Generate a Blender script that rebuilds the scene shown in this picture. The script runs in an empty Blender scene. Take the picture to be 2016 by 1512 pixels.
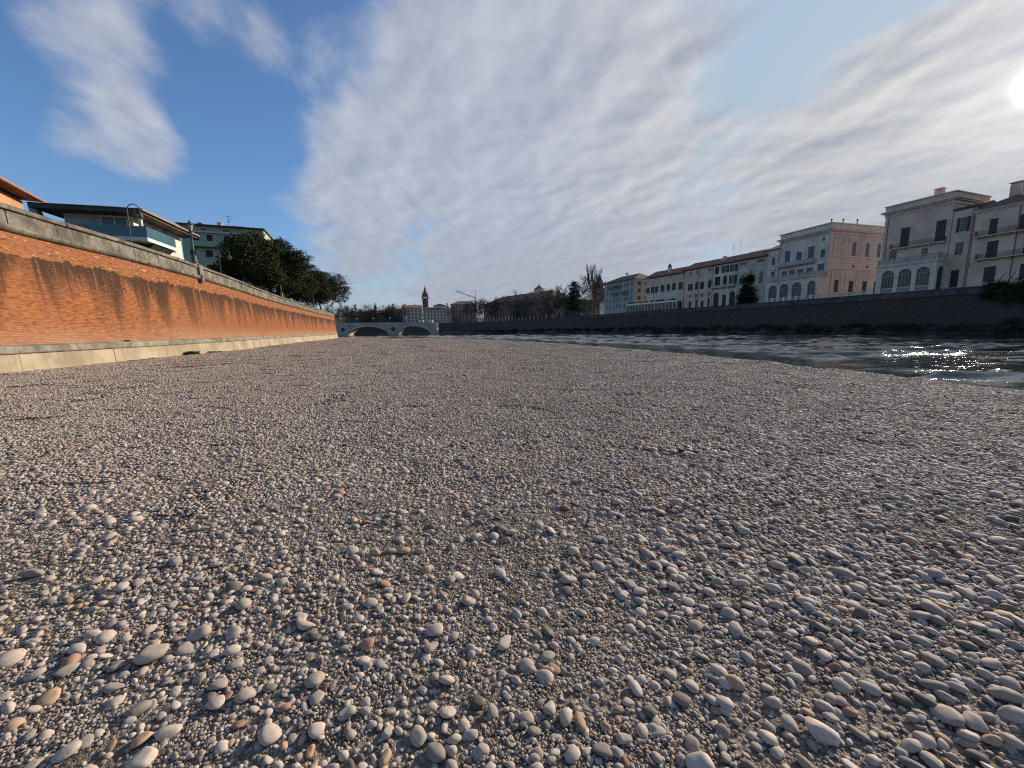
import bpy, bmesh, math, random
import numpy as np
from mathutils import Vector, Matrix

S = bpy.context.scene
rng = np.random.default_rng(7)
random.seed(7)
R = math.radians

# ------------------------------------------------------------------ camera
EYE = 1.7
cam = bpy.data.cameras.new('camera')
cam_o = bpy.data.objects.new('camera', cam)
S.collection.objects.link(cam_o)
S.camera = cam_o
cam.sensor_fit = 'HORIZONTAL'
cam.sensor_width = 36.0
cam.lens = 36.0 * 760.0 / 2016.0
cam.clip_start = 0.05
cam.clip_end = 6000
cam_o.location = (0, 0, EYE)
cam_o.rotation_euler = (R(82.0), R(0.75), 0)
S.render.resolution_x, S.render.resolution_y = 1024, 768

# ------------------------------------------------------------------ sky and sun
SUN_EL, SUN_AZ = 19.3, 51.7          # degrees; azimuth from the view direction (+Y) towards +X
SUN_DIR = Vector((math.sin(R(SUN_AZ)) * math.cos(R(SUN_EL)), math.cos(R(SUN_AZ)) * math.cos(R(SUN_EL)), math.sin(R(SUN_EL))))
world = bpy.data.worlds.new('World')
S.world = world
world.use_nodes = True
WN, WL = world.node_tree.nodes, world.node_tree.links
WN.clear()


def wnode(kind, **kw):
    n = WN.new(kind)
    for k, v in kw.items():
        setattr(n, k, v)
    return n


def wmath(op, a, b=None, c=None, clamp=False):
    n = wnode('ShaderNodeMath', operation=op, use_clamp=clamp)
    for i, v in enumerate((a, b, c)):
        if v is None:
            continue
        if isinstance(v, (int, float)):
            n.inputs[i].default_value = v
        else:
            WL.new(v, n.inputs[i])
    return n.outputs[0]


def wsmooth(v, lo, hi, t0=0.0, t1=1.0):
    n = wnode('ShaderNodeMapRange', interpolation_type='SMOOTHSTEP')
    WL.new(v, n.inputs[0])
    for i, x in zip((1, 2, 3, 4), (lo, hi, t0, t1)):
        n.inputs[i].default_value = x
    return n.outputs[0]


def wmix(f, a, b):
    n = wnode('ShaderNodeMix', data_type='RGBA')
    for s, v in ((0, f), (6, a), (7, b)):
        if isinstance(v, tuple):
            n.inputs[s].default_value = (*v, 1)
        elif isinstance(v, (int, float)):
            n.inputs[s].default_value = v
        else:
            WL.new(v, n.inputs[s])
    return n.outputs[2]


def wnoise(vec, scale, detail, rough, dist=0.0):
    n = wnode('ShaderNodeTexNoise')
    n.inputs['Scale'].default_value = scale
    n.inputs['Detail'].default_value = detail
    n.inputs['Roughness'].default_value = rough
    n.inputs['Distortion'].default_value = dist
    WL.new(vec, n.inputs['Vector'])
    return n.outputs[0]


sky = wnode('ShaderNodeTexSky', sky_type='NISHITA', sun_disc=False)
sky.sun_elevation = R(SUN_EL)
sky.sun_rotation = R(SUN_AZ)
sky.altitude = 60
sky.air_density = 1.0
sky.dust_density = 0.8
sky.ozone_density = 2.2
tc = wnode('ShaderNodeTexCoord')
sep = wnode('ShaderNodeSeparateXYZ')
WL.new(tc.outputs['Generated'], sep.inputs[0])
dx, dy, dz = sep.outputs
zc = wmath('ADD', wmath('MAXIMUM', dz, 0.0), 0.13)
comb = wnode('ShaderNodeCombineXYZ')
WL.new(wmath('DIVIDE', dx, zc), comb.inputs[0])
WL.new(wmath('DIVIDE', dy, zc), comb.inputs[1])
mp = wnode('ShaderNodeMapping')
mp.inputs['Rotation'].default_value = (0, 0, R(-35))
mp.inputs['Scale'].default_value = (1.0, 0.78, 1)
WL.new(comb.outputs[0], mp.inputs[0])
P = mp.outputs[0]
# high cloud drawn out along the wind: fine across it, long along it
WIND = Vector((math.sin(R(-22)), math.cos(R(-22)), 0))
acr = wnode('ShaderNodeVectorMath', operation='DOT_PRODUCT')
acr.inputs[1].default_value = (WIND.y, -WIND.x, 0)
alo = wnode('ShaderNodeVectorMath', operation='DOT_PRODUCT')
alo.inputs[1].default_value = WIND
WL.new(comb.outputs[0], acr.inputs[0])
WL.new(comb.outputs[0], alo.inputs[0])
combs = wnode('ShaderNodeCombineXYZ')
WL.new(acr.outputs['Value'], combs.inputs[0])
WL.new(wmath('MULTIPLY', alo.outputs['Value'], 0.66), combs.inputs[1])
PS = combs.outputs[0]
big = wnoise(P, 1.0, 7, 0.56, 0.3)
lump = wnoise(PS, 3.6, 8, 0.62, 0.25)
soft_a = wnoise(PS, 4.4, 6, 0.55, 0.15)
mp2 = wnode('ShaderNodeMapping')
mp2.inputs['Location'].default_value = (0.06, 0.01, 0)      # a step towards the sun, for the lit side of each cloud
WL.new(PS, mp2.inputs[0])
soft_b = wnoise(mp2.outputs[0], 4.4, 6, 0.55, 0.15)
# where the cloud bank and the clear gaps lie in the sky: (direction, half-angle in degrees, weight)
BANKS = [
    ((-0.275, 0.862, 0.427), 8, 0.24), ((-0.101, 0.840, 0.534), 10, 0.22), ((0.151, 0.852, 0.501), 14, 0.22), ((-0.005, 0.946, 0.324), 13, 0.2),
    ((-0.359, 0.888, 0.288), 6, 0.16), ((0.318, 0.875, 0.366), 12, 0.18), ((-0.191, 0.964, 0.183), 12, 0.2), ((0.176, 0.964, 0.202), 11, 0.1),
    ((-0.418, 0.896, 0.151), 7, 0.1), ((0.048, 0.812, 0.582), 9, 0.14), ((-0.639, 0.671, 0.375), 4.5, 0.29), ((-0.630, 0.642, 0.436), 4, 0.24),
    ((-0.629, 0.704, 0.330), 3.5, 0.22), ((-0.541, 0.687, 0.486), 3.5, 0.18), ((-0.465, 0.730, 0.500), 3, 0.18), ((-0.500, 0.795, 0.343), 2.2, 0.24),
    ((-0.724, 0.623, 0.295), 2.5, 0.14), ((-0.391, 0.767, 0.508), 2.5, 0.14), ((-0.658, 0.699, 0.281), 4, 0.12), ((0.626, 0.730, 0.276), 8, 0.22),
    ((0.711, 0.648, 0.273), 8, 0.26), ((0.544, 0.801, 0.249), 6, 0.16), ((0.606, 0.701, 0.376), 4, 0.14), ((0.634, 0.635, 0.441), 7, 0.14),
    ((0.746, 0.635, 0.201), 8, 0.2), ((-0.474, 0.770, 0.427), 6, -0.22), ((-0.321, 0.779, 0.539), 5, -0.24), ((-0.562, 0.786, 0.258), 9, -0.26),
    ((-0.664, 0.603, 0.442), 5, -0.12), ((-0.708, 0.613, 0.351), 4, -0.12), ((-0.730, 0.648, 0.217), 7, -0.16), ((0.426, 0.881, 0.208), 6, -0.22),
    ((0.516, 0.726, 0.454), 7, -0.14), ((0.479, 0.794, 0.375), 6, -0.1), ((-0.250, 0.905, 0.345), 3.5, -0.1), ((0.080, 0.851, 0.520), 3, -0.08),
    ((-0.447, 0.822, 0.354), 3, -0.1), ((-0.537, 0.723, 0.434), 3.5, -0.12),
    ((-0.465, 0.730, 0.500), 3.5, 0.1), ((-0.391, 0.767, 0.508), 3, 0.1), ((-0.724, 0.623, 0.295), 3, 0.1), ((-0.652, 0.703, 0.286), 4, 0.12), ((0.179, 0.975, 0.132), 8, 0.14), ((-0.073, 0.992, 0.101), 8, 0.14), ((0.350, 0.931, 0.101), 6, 0.1), ((-0.428, 0.840, 0.333), 4, 0.12), ((-0.410, 0.889, 0.204), 6, 0.1),
    ((0.597, 0.775, 0.208), 6, 0.2), ((0.684, 0.693, 0.229), 6, 0.18), ((0.469, 0.846, 0.254), 6, 0.2), ((0.365, 0.897, 0.250), 5, 0.1),
]
tot = wmath('ADD', wmath('MULTIPLY', big, wsmooth(dz, 0.03, 0.4, 1.22, 0.92)), wmath('MULTIPLY', lump, wsmooth(dz, 0.03, 0.4, 0.36, 0.72)))
for d, rad, w in BANKS:
    v = Vector(d).normalized()
    dot = wnode('ShaderNodeVectorMath', operation='DOT_PRODUCT')
    WL.new(tc.outputs['Generated'], dot.inputs[0])
    dot.inputs[1].default_value = v
    tot = wmath('ADD', tot, wsmooth(dot.outputs['Value'], math.cos(R(rad * 1.8)), math.cos(R(rad * 0.1)), 0.0, w))
dens = wsmooth(tot, 0.82, 1.27)
sdot = wnode('ShaderNodeVectorMath', operation='DOT_PRODUCT')
WL.new(tc.outputs['Generated'], sdot.inputs[0])
sdot.inputs[1].default_value = SUN_DIR
near_sun = wsmooth(sdot.outputs['Value'], math.cos(R(50)), math.cos(R(2)))
sd = wmath('MAXIMUM', sdot.outputs['Value'], 0.0)
aureole = wmath('ADD', wmath('POWER', sd, 7000.0), wmath('MULTIPLY', wmath('POWER', sd, 160.0), 0.045))
relief = wmath('MULTIPLY_ADD', wmath('SUBTRACT', soft_a, soft_b), wsmooth(dz, 0.02, 0.45, 0.9, 2.7), 0.55, clamp=True)
thick = wsmooth(tot, 0.95, 1.4)
CLOUD_K = 1.0
lit = wmix(relief, (2.7, 3.1, 3.95), (4.9, 5.1, 5.6))
lit = wmix(wmath('MULTIPLY', thick, 0.35), lit, (2.9, 3.25, 4.1))
lit = wmix(wmath('MULTIPLY', near_sun, 0.62), lit, wmix(relief, (3.0, 3.1, 3.6), (6.4, 6.0, 5.5)))
tint = wnode('ShaderNodeMix', data_type='RGBA', blend_type='MULTIPLY')
tint.inputs[0].default_value = 1.0
tint.inputs[7].default_value = (0.86, 1.07, 1.30, 1)
WL.new(sky.outputs[0], tint.inputs[6])
clear = wnode('ShaderNodeMix', data_type='RGBA', blend_type='DARKEN')       # thin high veil caps the glare round the sun
clear.inputs[0].default_value = 0.85
clear.inputs[7].default_value = (4.6, 5.1, 5.8, 1)
WL.new(tint.outputs[2], clear.inputs[6])
lit = wmix(wsmooth(dz, 0.34, 0.10, 0.0, 0.62), lit, wmix(relief, (2.2, 2.5, 3.2), (3.4, 3.6, 4.2)))
pale = wmix(wmath('MULTIPLY', wsmooth(sdot.outputs['Value'], math.cos(R(62)), math.cos(R(22))), 0.8), clear.outputs[2], (3.3, 4.15, 5.2))
pale = wmix(wsmooth(dz, 0.16, 0.0, 0.0, 0.85), pale, (3.0, 3.35, 4.1))
col = wmix(wmath('MULTIPLY', dens, 0.93), pale, lit)
glow = wmix(aureole, (0, 0, 0), (46, 43, 37))
addn = wnode('ShaderNodeMix', data_type='RGBA', blend_type='ADD')
addn.inputs[0].default_value = 1.0
WL.new(col, addn.inputs[6])
WL.new(glow, addn.inputs[7])
bg = wnode('ShaderNodeBackground')
bg.inputs['Strength'].default_value = 0.10
WL.new(addn.outputs[2], bg.inputs[0])
out = wnode('ShaderNodeOutputWorld')
WL.new(bg.outputs[0], out.inputs[0])

sun = bpy.data.lights.new('sun', 'SUN')
sun.energy = 5.0
sun.angle = R(0.6)
sun.color = (1.0, 0.85, 0.69)
sun_o = bpy.data.objects.new('sun', sun)
S.collection.objects.link(sun_o)
sun_o.rotation_euler = SUN_DIR.to_track_quat('Z', 'Y').to_euler()
sun_o.location = (60, 50, 60)

S.view_settings.view_transform = 'Standard'
S.view_settings.look = 'None'
S.view_settings.exposure = 0.36
S.view_settings.gamma = 1.0
S.view_settings.use_curve_mapping = False
S.cycles.use_denoising = False
S.cycles.sample_clamp_indirect = 6.0
S.cycles.pixel_filter_type = 'BLACKMAN_HARRIS'
S.cycles.filter_width = 1.15
S.cycles.max_bounces = 5
S.cycles.diffuse_bounces = 3
S.cycles.glossy_bounces = 3
S.cycles.transparent_max_bounces = 8
# ==== END HEADER

# ------------------------------------------------------------------ helpers
class MB:
    def __init__(self):
        self.v, self.f, self.uv = [], [], None

    def poly(self, pts):
        n = len(self.v)
        self.v += [tuple(p) for p in pts]
        self.f.append(tuple(range(n, n + len(pts))))

    def box(self, x0, x1, y0, y1, z0, z1):
        n = len(self.v)
        self.v += [(x0, y0, z0), (x1, y0, z0), (x1, y1, z0), (x0, y1, z0), (x0, y0, z1), (x1, y0, z1), (x1, y1, z1), (x0, y1, z1)]
        self.f += [tuple(n + i for i in q) for q in ((0, 3, 2, 1), (4, 5, 6, 7), (0, 1, 5, 4), (1, 2, 6, 5), (2, 3, 7, 6), (3, 0, 4, 7))]

    def hexa(self, c):
        n = len(self.v)
        self.v += [tuple(p) for p in c]
        self.f += [tuple(n + i for i in q) for q in ((0, 3, 2, 1), (4, 5, 6, 7), (0, 1, 5, 4), (1, 2, 6, 5), (2, 3, 7, 6), (3, 0, 4, 7))]

    def tube(self, pts, rad, n=6, cap=True):
        pts = [Vector(p) for p in pts]
        if not isinstance(rad, (list, tuple)):
            rad = [rad] * len(pts)
        base = len(self.v)
        for i, p in enumerate(pts):
            d = (pts[min(i + 1, len(pts) - 1)] - pts[max(i - 1, 0)])
            if d.length < 1e-9:
                d = Vector((0, 0, 1))
            d.normalize()
            a = Vector((0, 0, 1)) if abs(d.z) < 0.9 else Vector((1, 0, 0))
            s = d.cross(a).normalized()
            t = d.cross(s)
            for k in range(n):
                w = 2 * math.pi * k / n
                q = p + (s * math.cos(w) + t * math.sin(w)) * rad[i]
                self.v.append(tuple(q))
        for i in range(len(pts) - 1):
            for k in range(n):
                a, b = base + i * n + k, base + i * n + (k + 1) % n
                self.f.append((a, b, b + n, a + n))
        if cap:
            self.f.append(tuple(base + k for k in range(n))[::-1])
            e = base + (len(pts) - 1) * n
            self.f.append(tuple(e + k for k in range(n)))

    def lathe(self, prof, n=12, cx=0, cy=0):
        base = len(self.v)
        for r, z in prof:
            for k in range(n):
                w = 2 * math.pi * k / n
                self.v.append((cx + r * math.cos(w), cy + r * math.sin(w), z))
        for i in range(len(prof) - 1):
            for k in range(n):
                a, b = base + i * n + k, base + i * n + (k + 1) % n
                self.f.append((a, b, b + n, a + n))
        self.f.append(tuple(base + k for k in range(n))[::-1])
        e = base + (len(prof) - 1) * n
        self.f.append(tuple(e + k for k in range(n)))

    def prism(self, poly, axis, a, b):
        """extrude a 2-D outline; axis 'x': outline in (y,z), 'y': outline in (x,z), 'z': outline in (x,y)"""
        def P(p, t):
            return {'x': (t, p[0], p[1]), 'y': (p[0], t, p[1]), 'z': (p[0], p[1], t)}[axis]
        n, k = len(self.v), len(poly)
        self.v += [P(p, a) for p in poly] + [P(p, b) for p in poly]
        self.f.append(tuple(n + i for i in range(k)))
        self.f.append(tuple(n + k + i for i in range(k))[::-1])
        for i in range(k):
            j = (i + 1) % k
            self.f.append((n + i, n + k + i, n + k + j, n + j))

    def mesh(self, name, mat=None, smooth=False):
        me = bpy.data.meshes.new(name)
        me.from_pydata(self.v, [], self.f)
        if mat is not None:
            me.materials.append(mat)
        if smooth:
            me.polygons.foreach_set('use_smooth', [True] * len(me.polygons))
        me.update()
        return me

    def build(self, name, mat, parent=None, smooth=False):
        o = bpy.data.objects.new(name, self.mesh(name, mat, smooth))
        S.collection.objects.link(o)
        if parent is not None:
            o.parent = parent
        return o


def tag(o, label=None, cat=None, group=None, kind=None):
    if label:
        o['label'] = label
    if cat:
        o['category'] = cat
    if group:
        o['group'] = group
    if kind:
        o['kind'] = kind
    return o


def thing(name, label, cat, loc=(0, 0, 0), rz=0.0, group=None):
    o = bpy.data.objects.new(name, None)
    S.collection.objects.link(o)
    o.empty_display_size = 0.3
    o.location = loc
    o.rotation_euler = (0, 0, rz)
    return tag(o, label, cat, group)


def copy_tree(o, parent=None):
    c = o.copy()
    S.collection.objects.link(c)
    c.parent = parent
    for ch in list(o.children):
        copy_tree(ch, c)
    return c


def catmull(P, step):
    """resample a polyline (n-d) smoothly at about the given step"""
    P = np.array(P, float)
    Q = np.vstack([2 * P[0] - P[1], P, 2 * P[-1] - P[-2]])
    out = []
    for i in range(1, len(Q) - 2):
        p0, p1, p2, p3 = Q[i - 1:i + 3]
        n = max(2, int(np.linalg.norm(p2 - p1) / (step * 0.25)))
        for t in np.linspace(0, 1, n, endpoint=False):
            out.append(0.5 * ((2 * p1) + (-p0 + p2) * t + (2 * p0 - 5 * p1 + 4 * p2 - p3) * t * t + (-p0 + 3 * p1 - 3 * p2 + p3) * t ** 3))
    out.append(P[-1])
    out = np.array(out)
    s = np.r_[0, np.cumsum(np.linalg.norm(np.diff(out[:, :2], axis=0), axis=1))]
    n = int(s[-1] / step) + 1
    t = np.linspace(0, s[-1], n)
    return np.stack([np.interp(t, s, out[:, k]) for k in range(out.shape[1])], 1), t


# ------------------------------------------------------------------ materials
def new_mat(name):
    m = bpy.data.materials.new(name)
    m.use_nodes = True
    nt = m.node_tree
    return m, nt.nodes, nt.links, nt.nodes['Principled BSDF']


def nd(N, kind, **kw):
    n = N.new(kind)
    for k, v in kw.items():
        setattr(n, k, v)
    return n


def setin(n, **kw):
    for k, v in kw.items():
        n.inputs[k.replace('_', ' ')].default_value = v


def noise(N, L, vec, scale, detail=4, rough=0.55, dist=0.0):
    n = nd(N, 'ShaderNodeTexNoise')
    setin(n, Scale=scale, Detail=detail, Roughness=rough, Distortion=dist)
    if vec is not None:
        L.new(vec, n.inputs['Vector'])
    return n.outputs[0]


def mixc(N, L, f, a, b, mode='MIX'):
    n = nd(N, 'ShaderNodeMix', data_type='RGBA', blend_type=mode)
    for s, v in ((0, f), (6, a), (7, b)):
        if isinstance(v, tuple):
            n.inputs[s].default_value = (*v, 1)
        elif isinstance(v, (int, float)):
            n.inputs[s].default_value = v
        else:
            L.new(v, n.inputs[s])
    return n.outputs[2]


def mth(N, L, op, a, b=None, c=None, clamp=False):
    n = nd(N, 'ShaderNodeMath', operation=op, use_clamp=clamp)
    for i, v in enumerate((a, b, c)):
        if v is None:
            continue
        if isinstance(v, (int, float)):
            n.inputs[i].default_value = v
        else:
            L.new(v, n.inputs[i])
    return n.outputs[0]


def smooth(N, L, v, lo, hi, a=0.0, b=1.0):
    n = nd(N, 'ShaderNodeMapRange', interpolation_type='SMOOTHSTEP')
    L.new(v, n.inputs[0])
    for i, x in zip((1, 2, 3, 4), (lo, hi, a, b)):
        n.inputs[i].default_value = x
    return n.outputs[0]


def mapping(N, L, vec, scale=(1, 1, 1), rot=(0, 0, 0)):
    n = nd(N, 'ShaderNodeMapping')
    n.inputs['Scale'].default_value = scale
    n.inputs['Rotation'].default_value = rot
    L.new(vec, n.inputs[0])
    return n.outputs[0]


def bump(N, L, B, h, strength, dist=0.02):
    n = nd(N, 'ShaderNodeBump')
    n.inputs['Strength'].default_value = strength
    n.inputs['Distance'].default_value = dist
    L.new(h, n.inputs['Height'])
    L.new(n.outputs[0], B.inputs['Normal'])


MATS = {}


def pmat(name, col, rough=0.8, var=0.25, scale=1.2, bmp=0.15, spec=0.3, metal=0.0, streak=0.0):
    """painted / plastered / stone surface: blotches, fine grain and optional rain streaks"""
    if name in MATS:
        return MATS[name]
    m, N, L, B = new_mat(name)
    tcn = nd(N, 'ShaderNodeTexCoord').outputs['Object']
    big = noise(N, L, tcn, scale, 5, 0.6, 0.3)
    fine = noise(N, L, tcn, scale * 9, 4, 0.6)
    dark = tuple(c * (1 - var) for c in col)
    lite = tuple(min(1, c * (1 + var * 0.6)) for c in col)
    c = mixc(N, L, smooth(N, L, big, 0.35, 0.65), dark, lite)
    c = mixc(N, L, mth(N, L, 'MULTIPLY', smooth(N, L, fine, 0.45, 0.75), var * 0.6), c, dark)
    if streak:
        st = noise(N, L, mapping(N, L, tcn, (2.2, 2.2, 0.10)), 1.0, 4, 0.6)
        c = mixc(N, L, mth(N, L, 'MULTIPLY', smooth(N, L, st, 0.5, 0.75), streak), c, tuple(x * 0.45 for x in col))
    if var >= 0.4:                                            # old stone: black crusts and pale lichen
        crust = noise(N, L, mapping(N, L, tcn, (1, 1, 0.6)), 2.6, 6, 0.7, 0.4)
        c = mixc(N, L, smooth(N, L, crust, 0.52, 0.64, 0.0, 0.75), c, tuple(x * 0.35 for x in col))
        c = mixc(N, L, smooth(N, L, crust, 0.40, 0.30, 0.0, 0.7), c, tuple(min(1, x * 1.9) for x in col))
    L.new(c, B.inputs['Base Color'])
    B.inputs['Roughness'].default_value = rough
    B.inputs['Specular IOR Level'].default_value = spec
    B.inputs['Metallic'].default_value = metal
    if bmp:
        bump(N, L, B, fine, bmp, 0.02)
    MATS[name] = m
    return m


def flat(name, col, rough=0.5, spec=0.5, metal=0.0):
    return pmat(name, col, rough, 0.12, 3.0, 0.0, spec, metal)


def glass_mat(name, col=(0.03, 0.035, 0.045), rough=0.08):
    if name in MATS:
        return MATS[name]
    m, N, L, B = new_mat(name)
    tcn = nd(N, 'ShaderNodeTexCoord').outputs['Object']
    n = noise(N, L, tcn, 0.7, 2)
    L.new(mixc(N, L, n, tuple(c * 0.4 for c in col), tuple(c * 1.7 for c in col)), B.inputs['Base Color'])
    B.inputs['Roughness'].default_value = rough
    B.inputs['Specular IOR Level'].default_value = 0.5
    bump(N, L, B, noise(N, L, tcn, 1.3, 1), 0.05, 0.05)
    MATS[name] = m
    return m


def tile_mat(name, col):
    """clay roof tiles: rows and ridges follow the roof's own UVs (metres)"""
    if name in MATS:
        return MATS[name]
    m, N, L, B = new_mat(name)
    tcn = nd(N, 'ShaderNodeTexCoord').outputs['Object']
    big = noise(N, L, tcn, 0.6, 5, 0.65)
    fine = noise(N, L, mapping(N, L, tcn, (5, 5, 9)), 1.0, 3)
    c = mixc(N, L, smooth(N, L, big, 0.3, 0.7), tuple(x * 0.6 for x in col), col)
    c = mixc(N, L, smooth(N, L, fine, 0.5, 0.8), c, tuple(min(1, x * 1.5) for x in col))
    L.new(c, B.inputs['Base Color'])
    B.inputs['Roughness'].default_value = 0.9
    wv = nd(N, 'ShaderNodeTexWave', wave_type='BANDS', bands_direction='X')
    setin(wv, Scale=1.6, Distortion=0.6)
    L.new(tcn, wv.inputs['Vector'])
    bump(N, L, B, wv.outputs[1], 0.7, 0.06)
    MATS[name] = m
    return m


def brick_mat(name, warm, stained=True, dark=1.0):
    m, N, L, B = new_mat(name)
    uv = nd(N, 'ShaderNodeUVMap').outputs[0]
    sp = nd(N, 'ShaderNodeSeparateXYZ')
    L.new(uv, sp.inputs[0])
    u, v = sp.outputs[0], sp.outputs[1]
    # hand-made bricks 0.27 x 0.075 m in running bond
    bk = nd(N, 'ShaderNodeTexBrick', offset=0.5)
    setin(bk, Scale=1.0, Mortar_Size=0.008, Mortar_Smooth=0.35, Brick_Width=0.27, Row_Height=0.078, Bias=0.0)
    wob = nd(N, 'ShaderNodeVectorMath', operation='ADD')
    nz = nd(N, 'ShaderNodeTexNoise')
    setin(nz, Scale=1.1, Detail=2.0)
    L.new(uv, nz.inputs['Vector'])
    sc = nd(N, 'ShaderNodeVectorMath', operation='SCALE')
    sc.inputs['Scale'].default_value = 0.05
    L.new(nz.outputs[1], sc.inputs[0])
    L.new(uv, wob.inputs[0])
    L.new(sc.outputs[0], wob.inputs[1])
    L.new(wob.outputs[0], bk.inputs['Vector'])
    a, b2 = warm
    bk.inputs['Color1'].default_value = (*a, 1)
    bk.inputs['Color2'].default_value = (*b2, 1)
    bk.inputs['Mortar'].default_value = (a[0] * 0.95, a[1] * 1.15, a[2] * 1.4, 1)
    # patches of weathered courses: paler pink, sooty and bright orange areas
    area = noise(N, L, uv, 0.16, 5, 0.6, 0.4)
    c = mixc(N, L, smooth(N, L, area, 0.42, 0.62, 0.0, 0.55), bk.outputs[0], (a[0] * 0.83, a[1] * 0.9, a[2] * 1.26))
    cell = noise(N, L, mapping(N, L, uv, (2.1, 7.5, 1)), 1.0, 4, 0.75)
    c = mixc(N, L, smooth(N, L, cell, 0.53, 0.63, 0.0, 0.75), c, (a[0] * 0.40, a[1] * 0.34, a[2] * 0.45))
    c = mixc(N, L, smooth(N, L, cell, 0.45, 0.32, 0.0, 0.75), c, (a[0] * 1.17, a[1] * 1.27, a[2] * 1.37))
    if stained:
        # black tide of lichen and soot that starts at an old string course and runs down in streaks
        run = noise(N, L, mapping(N, L, uv, (0.42, 0.03, 1)), 1.0, 5, 0.65)
        run2 = noise(N, L, mapping(N, L, uv, (3.4, 0.16, 1)), 1.0, 3, 0.6)
        jag = noise(N, L, mapping(N, L, uv, (1.3, 0.3, 1)), 1.0, 4, 0.6)
        top = mth(N, L, 'MULTIPLY_ADD', jag, 1.0, 4.95)
        below = mth(N, L, 'SUBTRACT', top, v)
        head = smooth(N, L, below, 0.0, 0.12)
        length = mth(N, L, 'MULTIPLY_ADD', smooth(N, L, run, 0.36, 0.68), 4.2, 0.8)
        tail = mth(N, L, 'SUBTRACT', 1.0, mth(N, L, 'DIVIDE', below, length), clamp=True)
        gate = smooth(N, L, noise(N, L, mapping(N, L, uv, (0.33, 0.0, 1)), 1.0, 4, 0.6), 0.36, 0.50, 0.25, 1.0)
        st = mth(N, L, 'MULTIPLY', mth(N, L, 'MULTIPLY', head, gate), mth(N, L, 'POWER', tail, 1.1))
        st = mth(N, L, 'MULTIPLY', st, smooth(N, L, run2, 0.30, 0.52, 0.35, 1.0))
        grain = noise(N, L, mapping(N, L, uv, (6, 12, 1)), 1.0, 3, 0.7)
        st = mth(N, L, 'MULTIPLY', st, smooth(N, L, grain, 0.25, 0.6, 0.55, 1.15))
        c = mixc(N, L, mth(N, L, 'MINIMUM', mth(N, L, 'MULTIPLY', st, 1.35), 0.93), c, (0.050, 0.030, 0.020))
        # pale lime bloom under the parapet and along the foot
        lime = noise(N, L, mapping(N, L, uv, (2.2, 5.0, 1)), 1.0, 5, 0.7)
        up = mth(N, L, 'MULTIPLY', smooth(N, L, v, 5.2, 5.7), smooth(N, L, lime, 0.58, 0.66))
        c = mixc(N, L, mth(N, L, 'MULTIPLY', up, 0.75), c, (0.62, 0.48, 0.38))
        foot = mth(N, L, 'MULTIPLY', smooth(N, L, v, 2.6, 1.3), smooth(N, L, area, 0.25, 0.7, 0.35, 0.85))
        c = mixc(N, L, mth(N, L, 'MULTIPLY', foot, 0.55), c, (0.44, 0.30, 0.20))
    if dark != 1.0:
        c = mixc(N, L, 1.0, c, (dark, dark, dark), 'MULTIPLY')
    L.new(c, B.inputs['Base Color'])
    B.inputs['Roughness'].default_value = 0.9
    B.inputs['Specular IOR Level'].default_value = 0.15
    hgt = mth(N, L, 'ADD', mth(N, L, 'MULTIPLY', bk.outputs['Fac'], -1.0), mth(N, L, 'MULTIPLY', cell, 1.4))
    bump(N, L, B, hgt, 0.9, 0.03)
    return m


def foliage_mat(name, col, col2):
    m, N, L, B = new_mat(name)
    tcn = nd(N, 'ShaderNodeTexCoord').outputs['Object']
    n1 = noise(N, L, tcn, 0.9, 3)
    n2 = noise(N, L, tcn, 9.0, 2)
    f = mth(N, L, 'MULTIPLY_ADD', n2, 0.6, mth(N, L, 'MULTIPLY', n1, 0.55))
    L.new(mixc(N, L, smooth(N, L, f, 0.35, 0.8), col, col2), B.inputs['Base Color'])
    B.inputs['Roughness'].default_value = 0.75
    B.inputs['Specular IOR Level'].default_value = 0.12
    return m


M_stone = pmat('parapet_stone', (0.17, 0.155, 0.122), 0.9, 0.5, 0.9, 0.6, streak=0.75)
M_ledge = pmat('ledge_stone', (0.25, 0.225, 0.175), 0.9, 0.40, 0.7, 0.4, streak=0.2)
M_conc = pmat('plinth_concrete', (0.35, 0.292, 0.20), 0.92, 0.30, 0.45, 0.4, streak=0.45)
M_brick = brick_mat('sunlit_brick', ((0.36, 0.142, 0.052), (0.22, 0.077, 0.033)))
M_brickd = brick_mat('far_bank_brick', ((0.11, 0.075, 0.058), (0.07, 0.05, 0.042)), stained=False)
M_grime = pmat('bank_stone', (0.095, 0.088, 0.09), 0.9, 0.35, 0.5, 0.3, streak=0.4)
M_glass = glass_mat('window_glass', (0.014, 0.016, 0.02), 0.12)
M_glassb = glass_mat('balcony_glass', (0.03, 0.085, 0.10), 0.05)
M_iron = flat('black_iron', (0.02, 0.021, 0.022), 0.5)
M_green_iron = pmat('green_painted_iron', (0.055, 0.085, 0.062), 0.55, 0.3, 6.0, 0.1, 0.4)
M_white = pmat('white_paint', (0.72, 0.71, 0.69), 0.6, 0.12, 1.5, 0.0)
M_pipe = flat('copper_downpipe', (0.10, 0.065, 0.05), 0.5)
M_frame = pmat('window_frame_paint', (0.35, 0.33, 0.31), 0.6, 0.1, 2, 0.0)
M_roof = tile_mat('clay_tiles', (0.30, 0.135, 0.085))
M_roofd = tile_mat('old_clay_tiles', (0.20, 0.11, 0.08))
M_bark = pmat('bark', (0.075, 0.058, 0.045), 0.95, 0.3, 4, 0.6)
M_barkp = pmat('pale_bark', (0.10, 0.078, 0.066), 0.95, 0.3, 4, 0.6)
M_oak = foliage_mat('holm_oak_leaves', (0.012, 0.020, 0.008), (0.055, 0.062, 0.020))
M_cyp = foliage_mat('cypress_leaves', (0.010, 0.017, 0.010), (0.022, 0.034, 0.018))
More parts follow.
